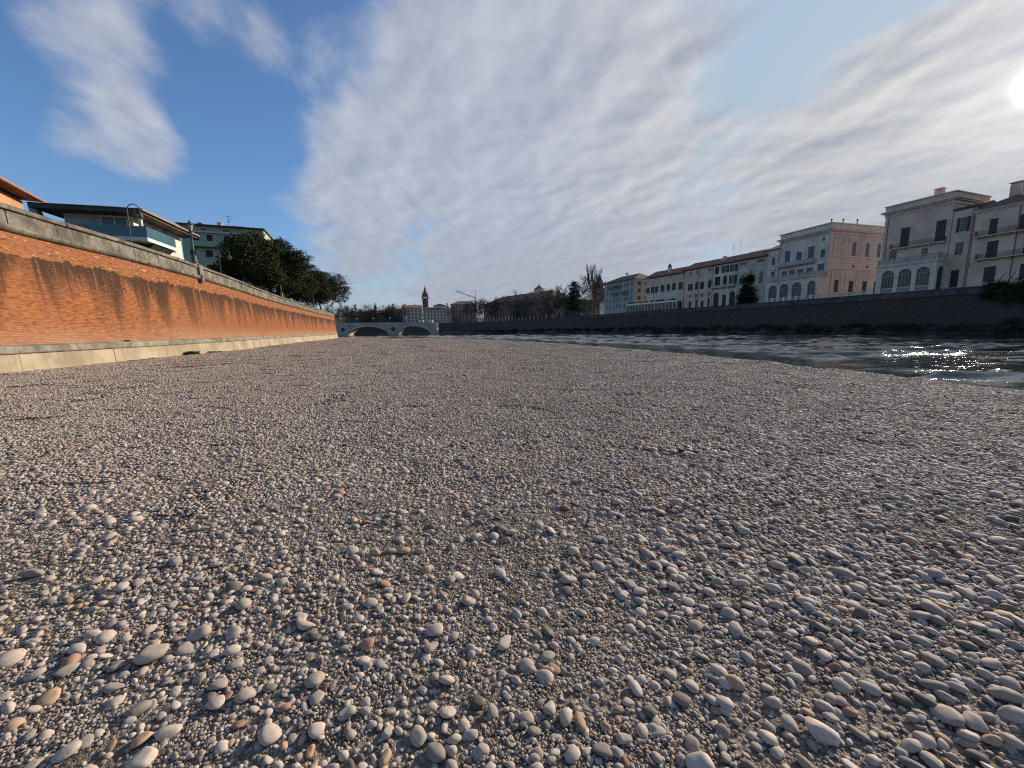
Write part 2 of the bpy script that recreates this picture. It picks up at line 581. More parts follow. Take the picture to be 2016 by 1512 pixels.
M_ivy = foliage_mat('ivy_leaves', (0.018, 0.026, 0.010), (0.05, 0.06, 0.022))
M_weed = foliage_mat('dry_grass', (0.10, 0.085, 0.03), (0.26, 0.21, 0.08))
M_weedg = foliage_mat('green_weeds', (0.03, 0.055, 0.012), (0.08, 0.11, 0.03))
M_scrub = foliage_mat('bank_scrub', (0.022, 0.022, 0.012), (0.06, 0.05, 0.03))

# ------------------------------------------------------------------ lie of the land
WATER_Z = -0.35
EDGE = np.array([(18, -40), (17.2, 0), (16.2, 8), (15.6, 13), (15.2, 17), (14.9, 24), (12.0, 38.5), (6.8, 56.4), (-0.8, 76.4), (-14.6, 103), (-34, 126), (-59, 147), (-90, 165)], float)
FOOT = [(-20.0, -40), (-20.0, -15), (-20.2, 0), (-20.6, 9), (-21.2, 16), (-22.2, 20.2), (-23.3, 25.2), (-25.6, 33), (-29.2, 43.5), (-33.6, 55), (-41.2, 78),
        (-48.5, 101), (-55, 122), (-58.6, 131), (-64, 141), (-73, 155), (-86, 170), (-115, 195), (-170, 220), (-260, 235)]
FT, FS = catmull(FOOT, 0.6)
FN = np.gradient(FT, axis=0)
FN /= np.linalg.norm(FN, axis=1)[:, None]
FN = np.stack([FN[:, 1], -FN[:, 0]], 1)                 # points to the river


def edge_x(y):
    return np.interp(y, EDGE[:, 1], EDGE[:, 0])


def wall_x(y):
    return np.interp(y, FT[:, 1], FT[:, 0])


def sstep(x, a, b):
    t = np.clip((x - a) / (b - a), 0, 1)
    return t * t * (3 - 2 * t)


def gh(x, y):
    """height of the gravel bar"""
    x, y = np.asarray(x, float), np.asarray(y, float)
    d = (edge_x(y) + 0.35 * np.sin(y * 0.9) + 0.2 * np.sin(y * 2.3 + 1) - x) * 0.93
    A = 0.36 - 0.22 * sstep(y, 40, 112)
    h = np.where(d > 0, WATER_Z - 0.01 + A * (1 - np.exp(-np.maximum(d, 0) / (4.0 + 0.22 * np.clip(y, 0, 60)))) + 0.02 * sstep(d, 0, 0.6), WATER_Z - 0.01 + 0.14 * np.maximum(d, -8))
    h = h + 0.15 * sstep(-x, 8, 20) * (1 - sstep(y, 24, 46))
    w = sstep(d, 1, 5)
    h = h + w * (0.010 * np.sin(1.3 * x + 0.6 * y + 1.0) * np.sin(0.9 * y - 0.4 * x) + 0.006 * np.sin(2.9 * x - 1.7 * y) + 0.004 * np.sin(4.1 * y + 2.2 * x + 2))
    return h


def grid_mesh(name, X, Y, Z, mat, keep=None):
    ny, nx = X.shape
    v = np.stack([X, Y, Z], -1).reshape(-1, 3)
    i = np.arange(ny * nx).reshape(ny, nx)
    q = np.stack([i[:-1, :-1], i[:-1, 1:], i[1:, 1:], i[1:, :-1]], -1).reshape(-1, 4)
    if keep is not None:
        q = q[keep.reshape(-1)]
    me = bpy.data.meshes.new(name)
    me.vertices.add(len(v))
    me.vertices.foreach_set('co', v.ravel())
    me.loops.add(q.size)
    me.loops.foreach_set('vertex_index', q.ravel().astype(np.int32))
    me.polygons.add(len(q))
    me.polygons.foreach_set('loop_start', np.arange(0, q.size, 4, dtype=np.int32))
    me.polygons.foreach_set('use_smooth', np.ones(len(q), bool))
    me.update(calc_edges=True)
    me.materials.append(mat)
    o = bpy.data.objects.new(name, me)
    S.collection.objects.link(o)
    return o


# gravel bar ground: gritty silt between the stones
m, N, L, B = new_mat('gravel_silt')
tcn = nd(N, 'ShaderNodeTexCoord').outputs['Object']
vo = nd(N, 'ShaderNodeTexVoronoi')
setin(vo, Scale=42.0, Randomness=1.0)
L.new(tcn, vo.inputs['Vector'])
vo2 = nd(N, 'ShaderNodeTexVoronoi')
setin(vo2, Scale=115.0, Randomness=1.0)
L.new(tcn, vo2.inputs['Vector'])
pat = noise(N, L, tcn, 0.8, 4)
cr = nd(N, 'ShaderNodeSeparateColor')
L.new(vo.outputs['Color'], cr.inputs[0])
c = mixc(N, L, cr.outputs[0], (0.13, 0.102, 0.074), (0.30, 0.25, 0.20))
c = mixc(N, L, smooth(N, L, pat, 0.45, 0.7, 0.0, 0.55), c, (0.21, 0.165, 0.11))
L.new(c, B.inputs['Base Color'])
B.inputs['Roughness'].default_value = 0.95
B.inputs['Specular IOR Level'].default_value = 0.15
hh = mth(N, L, 'ADD', vo.outputs['Distance'], mth(N, L, 'MULTIPLY', vo2.outputs['Distance'], 0.5))
bump(N, L, B, mth(N, L, 'MULTIPLY', hh, -1.0), 0.9, 0.012)
M_silt = m
xs = np.unique(np.r_[np.arange(-125, -40, 2.5), np.arange(-40, -14, 0.8), np.arange(-14, 22, 0.3), np.arange(22, 34, 1.5)])
ys = np.unique(np.r_[np.arange(-20, 0, 1.0), np.arange(0, 14, 0.22), np.arange(14, 40, 0.7), np.arange(40, 180, 2.0)])
GX, GY = np.meshgrid(xs, ys)
bar = grid_mesh('gravel_bar', GX, GY, gh(GX, GY), M_silt)
tag(bar, kind='structure')

# the river
m, N, L, B = new_mat('river_water')
tcn = nd(N, 'ShaderNodeTexCoord').outputs['Object']
B.inputs['Base Color'].default_value = (0.012, 0.020, 0.017, 1)
B.inputs['Roughness'].default_value = 0.03
B.inputs['IOR'].default_value = 1.33
rot = mapping(N, L, tcn, (0.55, 1.0, 1.0), (0, 0, R(8)))
w2 = noise(N, L, rot, 6.0, 3, 0.5, 0.4)
bump(N, L, B, w2, 0.35, 0.05)
M_water = m
# broken surface: short waves with crests across the current, calm tongues between
gw = np.random.default_rng(4)
wy = [6.0]
while wy[-1] < 256:
    wy.append(wy[-1] + max(0.13, wy[-1] * 0.0052))
WX, WY = np.meshgrid(np.arange(-66, 112, 0.55), np.array(wy))
WH = np.zeros_like(WX)
for _ in range(64):
    lam = 0.40 + 3.0 * gw.random() ** 2.2
    th = math.pi / 2 + gw.normal() * 0.58
    kx, ky = 2 * math.pi / lam * math.cos(th) * 0.55, 2 * math.pi / lam * math.sin(th)
    fade = 1 - sstep(WY * 0.0052 * 3.2, lam * 0.7, lam * 1.3)
    WH += fade * (0.070 * lam / (2 * math.pi)) * np.sin(kx * WX + ky * WY + gw.random() * 6.28)
patch = np.zeros_like(WX)
for _ in range(9):
    a_ = gw.normal(size=2) * np.array([0.09, 0.62])
    patch += np.sin(a_[0] * WX + a_[1] * WY + gw.random() * 6.28)
for _ in range(9):
    a_ = gw.normal(size=2) * np.array([0.22, 1.7])
    patch += 0.75 * np.sin(a_[0] * WX + a_[1] * WY + gw.random() * 6.28)
WH *= 0.22 + 0.95 * sstep(patch / 3.0, -0.45, 0.55)
wid = 0.6 + 6.5 * sstep(WY, 13, 34)
WH *= sstep((WX - edge_x(WY)) / wid, 0.55, 1.25) * 0.94 + 0.06
WAVES = grid_mesh('river', WX, WY, WATER_Z + WH, M_water)
tag(WAVES, kind='structure')
o = MB()
for x0, x1, y0, y1 in ((-700, -66, -80, 420), (111.5, 140, -80, 420), (-66, 111.5, -80, 6.0), (-66, 111.5, float(wy[-1]), 420)):
    o.poly([(x0, y0, WATER_Z), (x1, y0, WATER_Z), (x1, y1, WATER_Z), (x0, y1, WATER_Z)])
tag(o.build('river_reach', M_water), kind='structure')
M_earth = pmat('earth', (0.10, 0.085, 0.06), 0.95, 0.3, 0.05, 0.2)
o = MB()
o.poly([(-4000, -4000, -3.0), (4000, -4000, -3.0), (4000, 4000, -3.0), (-4000, 4000, -3.0)])
tag(o.build('ground', M_earth), kind='structure')

# ------------------------------------------------------------------ left embankment wall, built stone by stone along its curve
def along(s, off):
    x = np.interp(s, FS, FT[:, 0]) - off * np.interp(s, FS, FN[:, 0])
    y = np.interp(s, FS, FT[:, 1]) - off * np.interp(s, FS, FN[:, 1])
    return x, y


def seg(sa, sb, prof, jit=0.0):
    """one block: closed outline (inset from the foot line, height) swept from sa to sb"""
    mb = MB()
    k = max(2, int((sb - sa) / 1.3) + 1)
    n = len(prof)
    for i, s in enumerate(np.linspace(sa, sb, k)):
        for o_, z in prof:
            x, y = along(s, o_ + jit)
            mb.v.append((float(x), float(y), float(z)))
        if i:
            for j in range(n):
                a, b = (i - 1) * n + j, (i - 1) * n + (j + 1) % n
                mb.f.append((a, a + n, b + n, b))
    mb.f.append(tuple(range(n)))
    mb.f.append(tuple((k - 1) * n + j for j in range(n))[::-1])
    return mb


def s_at_y(y):
    return float(np.interp(y, FT[:, 1], FS))


wall = thing('embankment_wall', 'long curving orange brick embankment wall with grey stone parapet beside the gravel', 'wall')
S0, S1 = s_at_y(-30), s_at_y(215)
mb = MB()
SS = np.arange(S0, S1, 0.6)
ROWZ = [1.30, 2.2, 3.2, 4.2, 5.2, 6.36]
uvs = []
for s in SS:
    for z in ROWZ:
        x, y = along(s, 0.34 + 0.42 * (z - 1.3) / 5.0)
        mb.v.append((float(x), float(y), z))
        uvs.append((s, z))
nz_ = len(ROWZ)
for i in range(len(SS) - 1):
    for j in range(nz_ - 1):
        a = i * nz_ + j
        mb.f.append((a, a + nz_, a + nz_ + 1, a + 1))
bf = mb.build('brick_face', M_brick, wall)
ul = bf.data.uv_layers.new(name='UVMap')
li = np.empty(len(bf.data.loops), np.int32)
bf.data.loops.foreach_get('vertex_index', li)
ul.data.foreach_set('uv', np.array(uvs)[li].ravel())
PLINTH = [(0.0, -0.9), (0.14, 0.95), (0.9, 0.95), (0.9, -0.9)]
LEDGE = [(0.06, 0.955), (0.03, 1.0), (0.03, 1.20), (0.10, 1.27), (0.33, 1.33), (0.9, 1.33), (0.9, 0.955)]
MOULD = [(0.76, 6.30), (0.62, 6.34), (0.54, 6.40), (0.50, 6.48), (0.54, 6.57), (0.62, 6.63), (1.3, 6.63), (1.3, 6.30)]
PANEL = [(0.66, 6.635), (0.69, 7.26), (1.2, 7.26), (1.2, 6.635)]
COPE = [(0.56, 7.265), (0.54, 7.33), (0.56, 7.42), (0.66, 7.50), (1.22, 7.50), (1.32, 7.42), (1.32, 7.265)]


def run_of(name, prof, mat, lo, hi, step, jit, gap=0.012):
    s = lo
    while s < hi:
        ln = step * (0.85 + 0.3 * rng.random())
        e = min(s + ln, hi)
        seg(s + gap, e - gap, prof, (rng.random() - 0.5) * jit).build(name, mat, wall)
        s = e


run_of('plinth_panel', PLINTH, M_conc, S0, S1, 5.2, 0.02, 0.012)
run_of('ledge_stone', LEDGE, M_ledge, S0, S1, 5.5, 0.01)
run_of('moulding_stone', MOULD, M_stone, S0, S1, 3.0, 0.02)
run_of('parapet_panel', PANEL, M_stone, S0, S1, 2.5, 0.045, 0.018)
run_of('coping_stone', COPE, M_stone, S0, S1, 2.0, 0.05, 0.02)
# a carved pier carries the big lamp
sp_ = s_at_y(34.2)
seg(sp_ - 0.35, sp_ + 0.35, [(0.50, 6.64), (0.52, 7.52), (1.36, 7.52), (1.36, 6.64)]).build('lamp_pier', M_stone, wall)
seg(sp_ - 0.25, sp_ + 0.25, [(0.48, 6.05), (0.40, 6.64), (0.9, 6.64), (0.9, 6.05)]).build('pier_corbel', M_stone, wall)
# drain mouth and fallen-brick holes as black sockets, their inner shade put into the colour
for y_, z_, w_ in [(24.3, 4.35, 0.17), (70.5, 4.6, 0.10), (72.5, 4.2, 0.16), (74.0, 3.2, 0.2), (75.2, 3.1, 0.14), (76.8, 3.35, 0.14), (78.0, 3.3, 0.12), (74.6, 5.0, 0.14), (77, 5.3, 0.12), (79.6, 4.9, 0.12)]:
    s_ = s_at_y(y_)
    of = 0.34 + 0.42 * (z_ - 1.3) / 5.0
    mb = MB()
    pts = []
    for k in range(9):
        t = k / 9 * 2 * math.pi
        pts.append((s_ + w_ * math.cos(t) * (0.8 + 0.4 * rng.random()), z_ + w_ * math.sin(t) * (0.8 + 0.5 * rng.random())))
    mb.poly([(float(along(a, of - 0.015)[0]), float(along(a, of - 0.015)[1]), b) for a, b in pts])
    ctr = along(s_, of + 0.12)
    n0 = 0
    mb.v.append((float(ctr[0]), float(ctr[1]), z_))
    mb.f = [(n0 + k, n0 + (k + 1) % 9, 9) for k in range(9)]
    mb.build('socket_shade', M_iron, wall)

# the street behind the wall
M_asph = pmat('street_asphalt', (0.055, 0.053, 0.05), 0.9, 0.2, 0.6, 0.3)
M_pave = pmat('pavement_stone', (0.26, 0.24, 0.22), 0.9, 0.2, 0.6, 0.3)
mb = MB()
for i in range(0, len(SS) - 1, 4):
    j = min(i + 4, len(SS) - 1)
    a, b = along(SS[i], 1.15), along(SS[j], 1.15)
    mb.poly([(float(a[0]), float(a[1]), 6.5), (float(b[0]), float(b[1]), 6.5), (-1500, float(b[1]) * 4 - 50, 6.5), (-1500, float(a[1]) * 4 - 50, 6.5)])
tag(mb.build('left_street', M_asph), kind='structure')

# ------------------------------------------------------------------ right bank: slope, wall, parapet, street
BT = [(118, -30, 9.0), (110, 10, 9.0), (103, 38, 9.0), (97, 60, 9.0), (92, 77, 9.0), (86.9, 92, 9.0), (77.8, 122, 9.0), (67, 147, 8.95), (56.6, 166.6, 8.9), (41.9, 198.8, 8.6),
      (22, 226, 8.0), (-3, 250, 7.5), (-25, 262, 7.2), (-47, 268, 7.1), (-120, 282, 7.0), (-250, 295, 7.0)]
BF = [(107, -33), (100, 6), (94.5, 36), (90, 58), (86.2, 77), (81.6, 92), (73.0, 117), (63, 139), (52.8, 156), (38.5, 188), (18, 215), (-6, 237), (-28, 247), (-47, 252), (-122, 268), (-250, 280)]
bt, _ = catmull(BT, 1.5)
tpar = np.linspace(0, 1, len(bt))
bfp, _ = catmull(BF, 1.5)
bf2 = np.stack([np.interp(tpar, np.linspace(0, 1, len(bfp)), bfp[:, k]) for k in (0, 1)], 1)
# pair each top point with the nearest foot point so the wall does not shear
idx = [int(np.argmin(((bfp - p[:2]) ** 2).sum(1))) for p in bt]
bf2 = bfp[np.maximum.accumulate(idx)]
nb = np.gradient(bt[:, :2], axis=0)
nb /= np.linalg.norm(nb, axis=1)[:, None]
nb = np.stack([-nb[:, 1], nb[:, 0]], 1)                  # points to the river
ub = np.r_[0, np.cumsum(np.linalg.norm(np.diff(bt[:, :2], axis=0), axis=1))]
bank = thing('bank_wall', 'dark brick embankment wall in shade along the opposite river bank', 'wall')
wfoot = bt[:, :2] + nb * 1.6
mb = MB()
uvs = []
for i in range(len(bt)):
    for z, t in ((0.9, 1.0), (4.0, 0.55), (bt[i, 2] - 1.25, 0.0)):
        p = bt[i, :2] + (wfoot[i] - bt[i, :2]) * t
        mb.v.append((p[0], p[1], z))
        uvs.append((ub[i], z))
for i in range(len(bt) - 1):
    for j in range(2):
        a = i * 3 + j
        mb.f.append((a, a + 3, a + 4, a + 1))
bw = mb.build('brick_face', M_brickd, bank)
ul = bw.data.uv_layers.new(name='UVMap')
li = np.empty(len(bw.data.loops), np.int32)
bw.data.loops.foreach_get('vertex_index', li)
ul.data.foreach_set('uv', np.array(uvs)[li].ravel())
k = 0
while k < len(bt) - 1:
    e = min(k + 5, len(bt) - 1)
    for nm, prof in (('parapet_panel', [(0.12, -1.24), (0.12, -0.18), (-0.4, -0.18), (-0.4, -1.24)]), ('coping_stone', [(0.24, -0.175), (0.24, 0.0), (-0.5, 0.0), (-0.5, -0.175)]), ('moulding_stone', [(0.30, -1.45), (0.30, -1.245), (-0.2, -1.245), (-0.2, -1.45)])):
        mb = MB()
        n = len(prof)
        rr = range(k, e + 1)
        for q, i in enumerate(rr):
            for o_, z in prof:
                p = bt[i, :2] + nb[i] * o_
                if i == k:
                    p = p + (bt[i + 1, :2] - bt[i, :2]) * 0.012
                mb.v.append((p[0], p[1], bt[i, 2] + z))
            if q:
                for j in range(n):
                    a, b = (q - 1) * n + j, (q - 1) * n + (j + 1) % n
                    mb.f.append((a, b, b + n, a + n))
        mb.f.append(tuple(range(n)))
        mb.f.append(tuple((len(rr) - 1) * n + j for j in range(n)))
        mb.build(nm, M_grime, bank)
    k = e
M_slope = pmat('bank_earth', (0.07, 0.06, 0.045), 0.95, 0.4, 0.4, 0.6)
SLX = np.stack([bf2[:, 0], bf2[:, 0] * 0.5 + wfoot[:, 0] * 0.5, wfoot[:, 0] + (wfoot[:, 0] - bf2[:, 0]) * 0.02 - nb[:, 0] * 0.5], 0)
SLY = np.stack([bf2[:, 1], bf2[:, 1] * 0.5 + wfoot[:, 1] * 0.5, wfoot[:, 1] - nb[:, 1] * 0.5], 0)
SLZ = np.stack([np.full(len(bt), -0.6), 0.75 + 0.3 * np.sin(ub * 0.31) + 0.2 * np.sin(ub * 0.83), np.full(len(bt), 1.7)], 0)
tag(grid_mesh('river_bank', SLX.T.copy(), SLY.T.copy(), SLZ.T.copy(), M_slope), kind='structure')
mb = MB()
for i in range(0, len(bt) - 1, 3):
    j = min(i + 3, len(bt) - 1)
    a, b = bt[i, :2] - nb[i] * 0.4, bt[j, :2] - nb[j] * 0.4
    mb.poly([(a[0], a[1], bt[i, 2] - 1.0), (b[0], b[1], bt[j, 2] - 1.0), (b[0] + 1500, b[1] + 1200, 8.0), (a[0] + 1500, a[1] + 1200, 8.0)])
tag(mb.build('right_street', M_pave), kind='structure')

# ------------------------------------------------------------------ buildings
def holed_wall(mb, u_lo, u_hi, z0, z1, holes, y=0.0, deep=0.22):
    """a facade sheet facing +y with real openings and reveals; holes: (u0, u1, za, zb, arched)"""
    us = sorted({u_lo, u_hi, *[h[0] for h in holes], *[h[1] for h in holes]})
    zs = sorted({z0, z1, *[h[2] for h in holes], *[h[3] for h in holes]})
    for a, b in zip(us[:-1], us[1:]):
        run = None
        for c, d in zip(zs[:-1], zs[1:]):
            um, zm = (a + b) / 2, (c + d) / 2
            if any(h[0] < um < h[1] and h[2] < zm < h[3] for h in holes):
                if run is not None:
                    mb.poly([(b, y, run), (a, y, run), (a, y, c), (b, y, c)])
                    run = None
            elif run is None:
                run = c
        if run is not None:
            mb.poly([(b, y, run), (a, y, run), (a, y, z1), (b, y, z1)])
    for h in holes:
        a, b, c, d = h[:4]
        e = y - deep
        if h[4]:
            r = (b - a) / 2
            zc_ = d - r
            arc = [(a + r - r * math.cos(t), zc_ + r * math.sin(t)) for t in np.linspace(0, math.pi, 13)]
            for k in range(12):
                (x0, w0), (x1, w1) = arc[k], arc[k + 1]
                mb.poly([(x1, y, w1), (x0, y, w0), (x0, y, d), (x1, y, d)])
                mb.poly([(x0, y, w0), (x1, y, w1), (x1, e, w1), (x0, e, w0)])
            top = zc_
        else:
            top = d
            mb.poly([(a, y, d), (b, y, d), (b, e, d), (a, e, d)])
        mb.poly([(a, y, c), (a, e, c), (a, e, top), (a, y, top)])
        mb.poly([(b, y, c), (b, y, top), (b, e, top), (b, e, c)])
        mb.poly([(a, y, c), (b, y, c), (b, e, c), (a, e, c)])


def arch_outline(a, b, c, d, n=10):
    r = (b - a) / 2
    return [(a, c), (b, c)] + [(a + r + r * math.cos(t), d - r + r * math.sin(t)) for t in np.linspace(0, math.pi, n + 1)]


def leaf(parent, a, b, c, d, y0, mat):
    """one louvred shutter leaf"""
    mb = MB()
    s = 0.07
    mb.box(a, a + s, y0, y0 + 0.05, c, d)
    mb.box(b - s, b, y0, y0 + 0.05, c, d)
    mb.box(a + s, b - s, y0, y0 + 0.048, c, c + s)
    mb.box(a + s, b - s, y0, y0 + 0.048, d - s, d)
    n = max(4, int((d - c) / 0.16))
    for i in range(n):
        z = c + s + (d - c - 2 * s) * i / n
        h = (d - c - 2 * s) / n
        mb.hexa([(a + s, y0, z + h * 0.15), (b - s, y0, z + h * 0.15), (b - s, y0 + 0.04, z - h * 0.25), (a + s, y0 + 0.04, z - h * 0.25),
                 (a + s, y0, z + h * 1.1), (b - s, y0, z + h * 1.1), (b - s, y0 + 0.04, z + h * 0.62), (a + s, y0 + 0.04, z + h * 0.62)])
    return mb.build('shutter', mat, parent)


def opening(root, kind, u0, u1, z0, z1, y, sh_mat, trim):
    """window or door with its own sub-parts; returns the hole it needs"""
    arched = kind in ('a', 'A', 'sa')
    hu0, hu1 = u0, u1
    if kind == 'o':
        q = (u1 - u0) / 4
        hu0, hu1 = u0 + q, u1 - q
    mb = MB()
    t = 0.10
    e = y - 0.16
    if arched:
        w = arch_outline(hu0, hu1, z0, z1)
        win = arch_outline(hu0 + t, hu1 - t, z0 + t, z1 - t)
        for k in range(len(w)):
            j = (k + 1) % len(w)
            mb.hexa([(w[k][0], e, w[k][1]), (w[j][0], e, w[j][1]), (win[j][0], e, win[j][1]), (win[k][0], e, win[k][1]),
                     (w[k][0], e + 0.06, w[k][1]), (w[j][0], e + 0.06, w[j][1]), (win[j][0], e + 0.06, win[j][1]), (win[k][0], e + 0.06, win[k][1])])
    else:
        mb.box(hu0, hu0 + t, e, e + 0.06, z0, z1)
        mb.box(hu1 - t, hu1, e, e + 0.06, z0, z1)
        mb.box(hu0 + t, hu1 - t, e, e + 0.058, z0, z0 + t)
        mb.box(hu0 + t, hu1 - t, e, e + 0.058, z1 - t, z1)
    mid = (hu0 + hu1) / 2
    if kind not in ('A', 'd'):
        mb.box(mid - 0.035, mid + 0.035, e, e + 0.055, z0 + t, z1 - t)
        if z1 - z0 > 1.7:
            zz = z0 + (z1 - z0) * (0.62 if not arched else 0.66)
            mb.box(hu0 + t, hu1 - t, e, e + 0.05, zz - 0.035, zz + 0.035)
        if arched and hu1 - hu0 > 2.0:
            for q in (0.25, 0.75):
                x = hu0 + (hu1 - hu0) * q
                mb.box(x - 0.03, x + 0.03, e, e + 0.052, z0 + t, z1 - (hu1 - hu0) * 0.5)
    nm = 'door' if kind in ('A', 'd') else 'window'
    w_ = mb.build(nm, M_frame, root)
    mb = MB()
    if arched:
        pts = arch_outline(hu0 + 0.02, hu1 - 0.02, z0, z1 - 0.02)
        mb.poly([(p[0], e + 0.01, p[1]) for p in pts][::-1])
    else:
        mb.poly([(hu1, e + 0.01, z0), (hu0, e + 0.01, z0), (hu0, e + 0.01, z1), (hu1, e + 0.01, z1)])
    mb.build('pane' if nm == 'window' else 'leaf', M_glass if nm == 'window' else SH_dark, w_)
    if kind in ('s', 'sa'):
        zt = z1 if kind == 's' else z1 - (u1 - u0) / 2
        leaf(w_, hu0 + 0.01, mid - 0.01, z0 + 0.02, zt - 0.02, y - 0.07, sh_mat)
        leaf(w_, mid + 0.01, hu1 - 0.01, z0 + 0.02, zt - 0.02, y - 0.07, sh_mat)
    if kind == 'o':
        leaf(w_, u0, hu0 - 0.02, z0, z1, y + 0.01, sh_mat)
        leaf(w_, hu1 + 0.02, u1, z0, z1, y + 0.01, sh_mat)
    if nm == 'window' and trim is not None:
        mb = MB()
        mb.box(hu0 - 0.12, hu1 + 0.12, y - 0.1, y + 0.13, z0 - 0.14, z0 - 0.003)
        mb.build('sill', trim, w_)
        if not arched:
            mb = MB()
            mb.box(hu0 - 0.12, hu1 + 0.12, y - 0.05, y + 0.06, z1 + 0.003, z1 + 0.13)
            mb.build('lintel', trim, w_)
    return (hu0, hu1, z0, z1, arched)


def place(name, label, cat, Pa, Pb, group=None):
    a, b = Vector(Pa), Vector(Pb)
    d = b - a
    return thing(name, label, cat, (a.x, a.y, 0), math.atan2(d.y, d.x), group), d.length


def walls(root, Lh, depth, z0, ze, mat, ops, sh_mat, trim, u_lo=0.0, name='wall', sides=True):
    holes = [opening(root, k, a, b, c, d, 0.0, sh_mat, trim) for k, a, b, c, d in ops]
    mb = MB()
    holed_wall(mb, u_lo, Lh, z0, ze, holes)
    if sides:
        mb.poly([(u_lo, 0, z0), (u_lo, -depth, z0), (u_lo, -depth, ze), (u_lo, 0, ze)][::-1])
        mb.poly([(Lh, 0, z0), (Lh, -depth, z0), (Lh, -depth, ze), (Lh, 0, ze)])
        mb.poly([(u_lo, -depth, z0), (Lh, -depth, z0), (Lh, -depth, ze), (u_lo, -depth, ze)])
        mb.poly([(u_lo, 0, ze), (Lh, 0, ze), (Lh, -depth, ze), (u_lo, -depth, ze)])
    return mb.build(name, mat, root)


def roof_gable(root, Lh, depth, ze, rise, mat, over=0.7, hip=0.0, u_lo=0.0, thick=0.16):
    """ridge along the facade; hip > 0 pulls the ridge ends in"""
    a, b, f, r = u_lo - over * 0.4, Lh + over * 0.4, over, -depth - over
    m_ = (f + r) / 2
    mb = MB()
    lo = [(a, f, ze), (b, f, ze), (b, r, ze), (a, r, ze)]
    rd = [(a + hip, m_, ze + rise), (b - hip, m_, ze + rise)]
    up = [(x, y, z + thick) for x, y, z in lo]
    mb.poly([up[1], up[0], (rd[0][0], rd[0][1], rd[0][2] + thick), (rd[1][0], rd[1][1], rd[1][2] + thick)])
    mb.poly([up[3], up[2], (rd[1][0], rd[1][1], rd[1][2] + thick), (rd[0][0], rd[0][1], rd[0][2] + thick)])
    mb.poly([up[0], up[3], (rd[0][0], rd[0][1], rd[0][2] + thick)])
    mb.poly([up[2], up[1], (rd[1][0], rd[1][1], rd[1][2] + thick)])
    for i in range(4):
        j = (i + 1) % 4
        mb.poly([lo[i], lo[j], up[j], up[i]])
    mb.poly(lo[::-1])
    return mb.build('roof', mat, root)


def cornice(root, Lh, depth, steps, mat, u_lo=0.0, name='cornice'):
    mb = MB()
    for proj, za, zb in steps:
        mb.box(u_lo - proj, Lh + proj, -depth - proj, proj, za, zb)
    return mb.build(name, mat, root)


def dentils(root, Lh, z0, z1, proj, step, mat, u_lo=0.0):
    mb = MB()
    u = u_lo + step / 2
    while u < Lh:
        mb.box(u - step * 0.22, u + step * 0.22, 0.02, proj, z0, z1)
        u += step
    return tag(mb.build('dentils', mat, root), kind='stuff')


def balcony(root, u0, u1, z, out, mat, rail='iron', y=0.0, h=1.0):
    mb = MB()
    mb.box(u0, u1, y, y + out, z - 0.16, z)
    s = mb.build('balcony', mat, root)
    n = max(2, int((u1 - u0) / 1.7))
    for i in range(n):
        u = u0 + 0.3 + (u1 - u0 - 0.6) * i / (n - 1)
        mb = MB()
        mb.prism([(y + 0.01, z - 0.17), (y + out * 0.85, z - 0.17), (y + out * 0.7, z - 0.3), (y + 0.01, z - 0.65)], 'x', u - 0.1, u + 0.1)
        mb.build('bracket', mat, s)
    mb = MB()
    if rail == 'iron':
        mb.box(u0, u1, y + out - 0.06, y + out - 0.01, z + h - 0.05, z + h)
        for u in (u0, u1 - 0.05):
            mb.box(u, u + 0.05, y, y + out - 0.06, z + h - 0.05, z + h)
        k = int((u1 - u0) / 0.13)
        for i in range(k + 1):
            u = u0 + (u1 - u0 - 0.03) * i / k
            mb.box(u, u + 0.03, y + out - 0.05, y + out - 0.02, z, z + h - 0.05)
        for i in range(int(out / 0.13)):
            for u in (u0, u1 - 0.03):
                mb.box(u, u + 0.03, y + i * 0.13, y + i * 0.13 + 0.03, z, z + h - 0.05)
        mb.build('railing', M_iron, s)
    else:
        mb.box(u0, u1, y + out - 0.12, y + out - 0.01, z + 0.002, z + h)
        mb.box(u0, u0 + 0.1, y + 0.01, y + out - 0.12, z + 0.002, z + h)
        mb.box(u1 - 0.1, u1, y + 0.01, y + out - 0.12, z + 0.002, z + h)
        mb.build('railing', rail, s)
    return s


BAL_PROF = [(0.055, 0.0), (0.04, 0.08), (0.085, 0.25), (0.09, 0.33), (0.045, 0.5), (0.04, 0.56), (0.06, 0.62)]


def balustrade(parent, segs, z, mat, h=0.95):
    """segs: list of ((x0,y0),(x1,y1)) in the parent's frame"""
    mb = MB()
    for (x0, y0), (x1, y1) in segs:
        ln = math.hypot(x1 - x0, y1 - y0)
        tx, ty = (x1 - x0) / ln, (y1 - y0) / ln
        for za, zb, w in ((0.0, 0.14, 0.13), (h - 0.16, h, 0.14)):
            c = []
            for zz in (za, zb):
                c += [(x0 - ty * w, y0 + tx * w, z + zz), (x1 - ty * w, y1 + tx * w, z + zz), (x1 + ty * w, y1 - tx * w, z + zz), (x0 + ty * w, y0 - tx * w, z + zz)]
            mb.hexa(c)
        n = max(2, int(ln / 0.28))
        for i in range(n):
            t = (i + 0.5) / n
            px, py = x0 + (x1 - x0) * t, y0 + (y1 - y0) * t
            if i % 9 == 0:
                mb.box(px - 0.14, px + 0.14, py - 0.14, py + 0.14, z + 0.14, z + h - 0.16)
            else:
                mb.lathe([(r, z + 0.14 + q * (h - 0.30) / 0.62) for r, q in BAL_PROF], 5, px, py)
    return tag(mb.build('balustrade', mat, parent), kind='stuff')


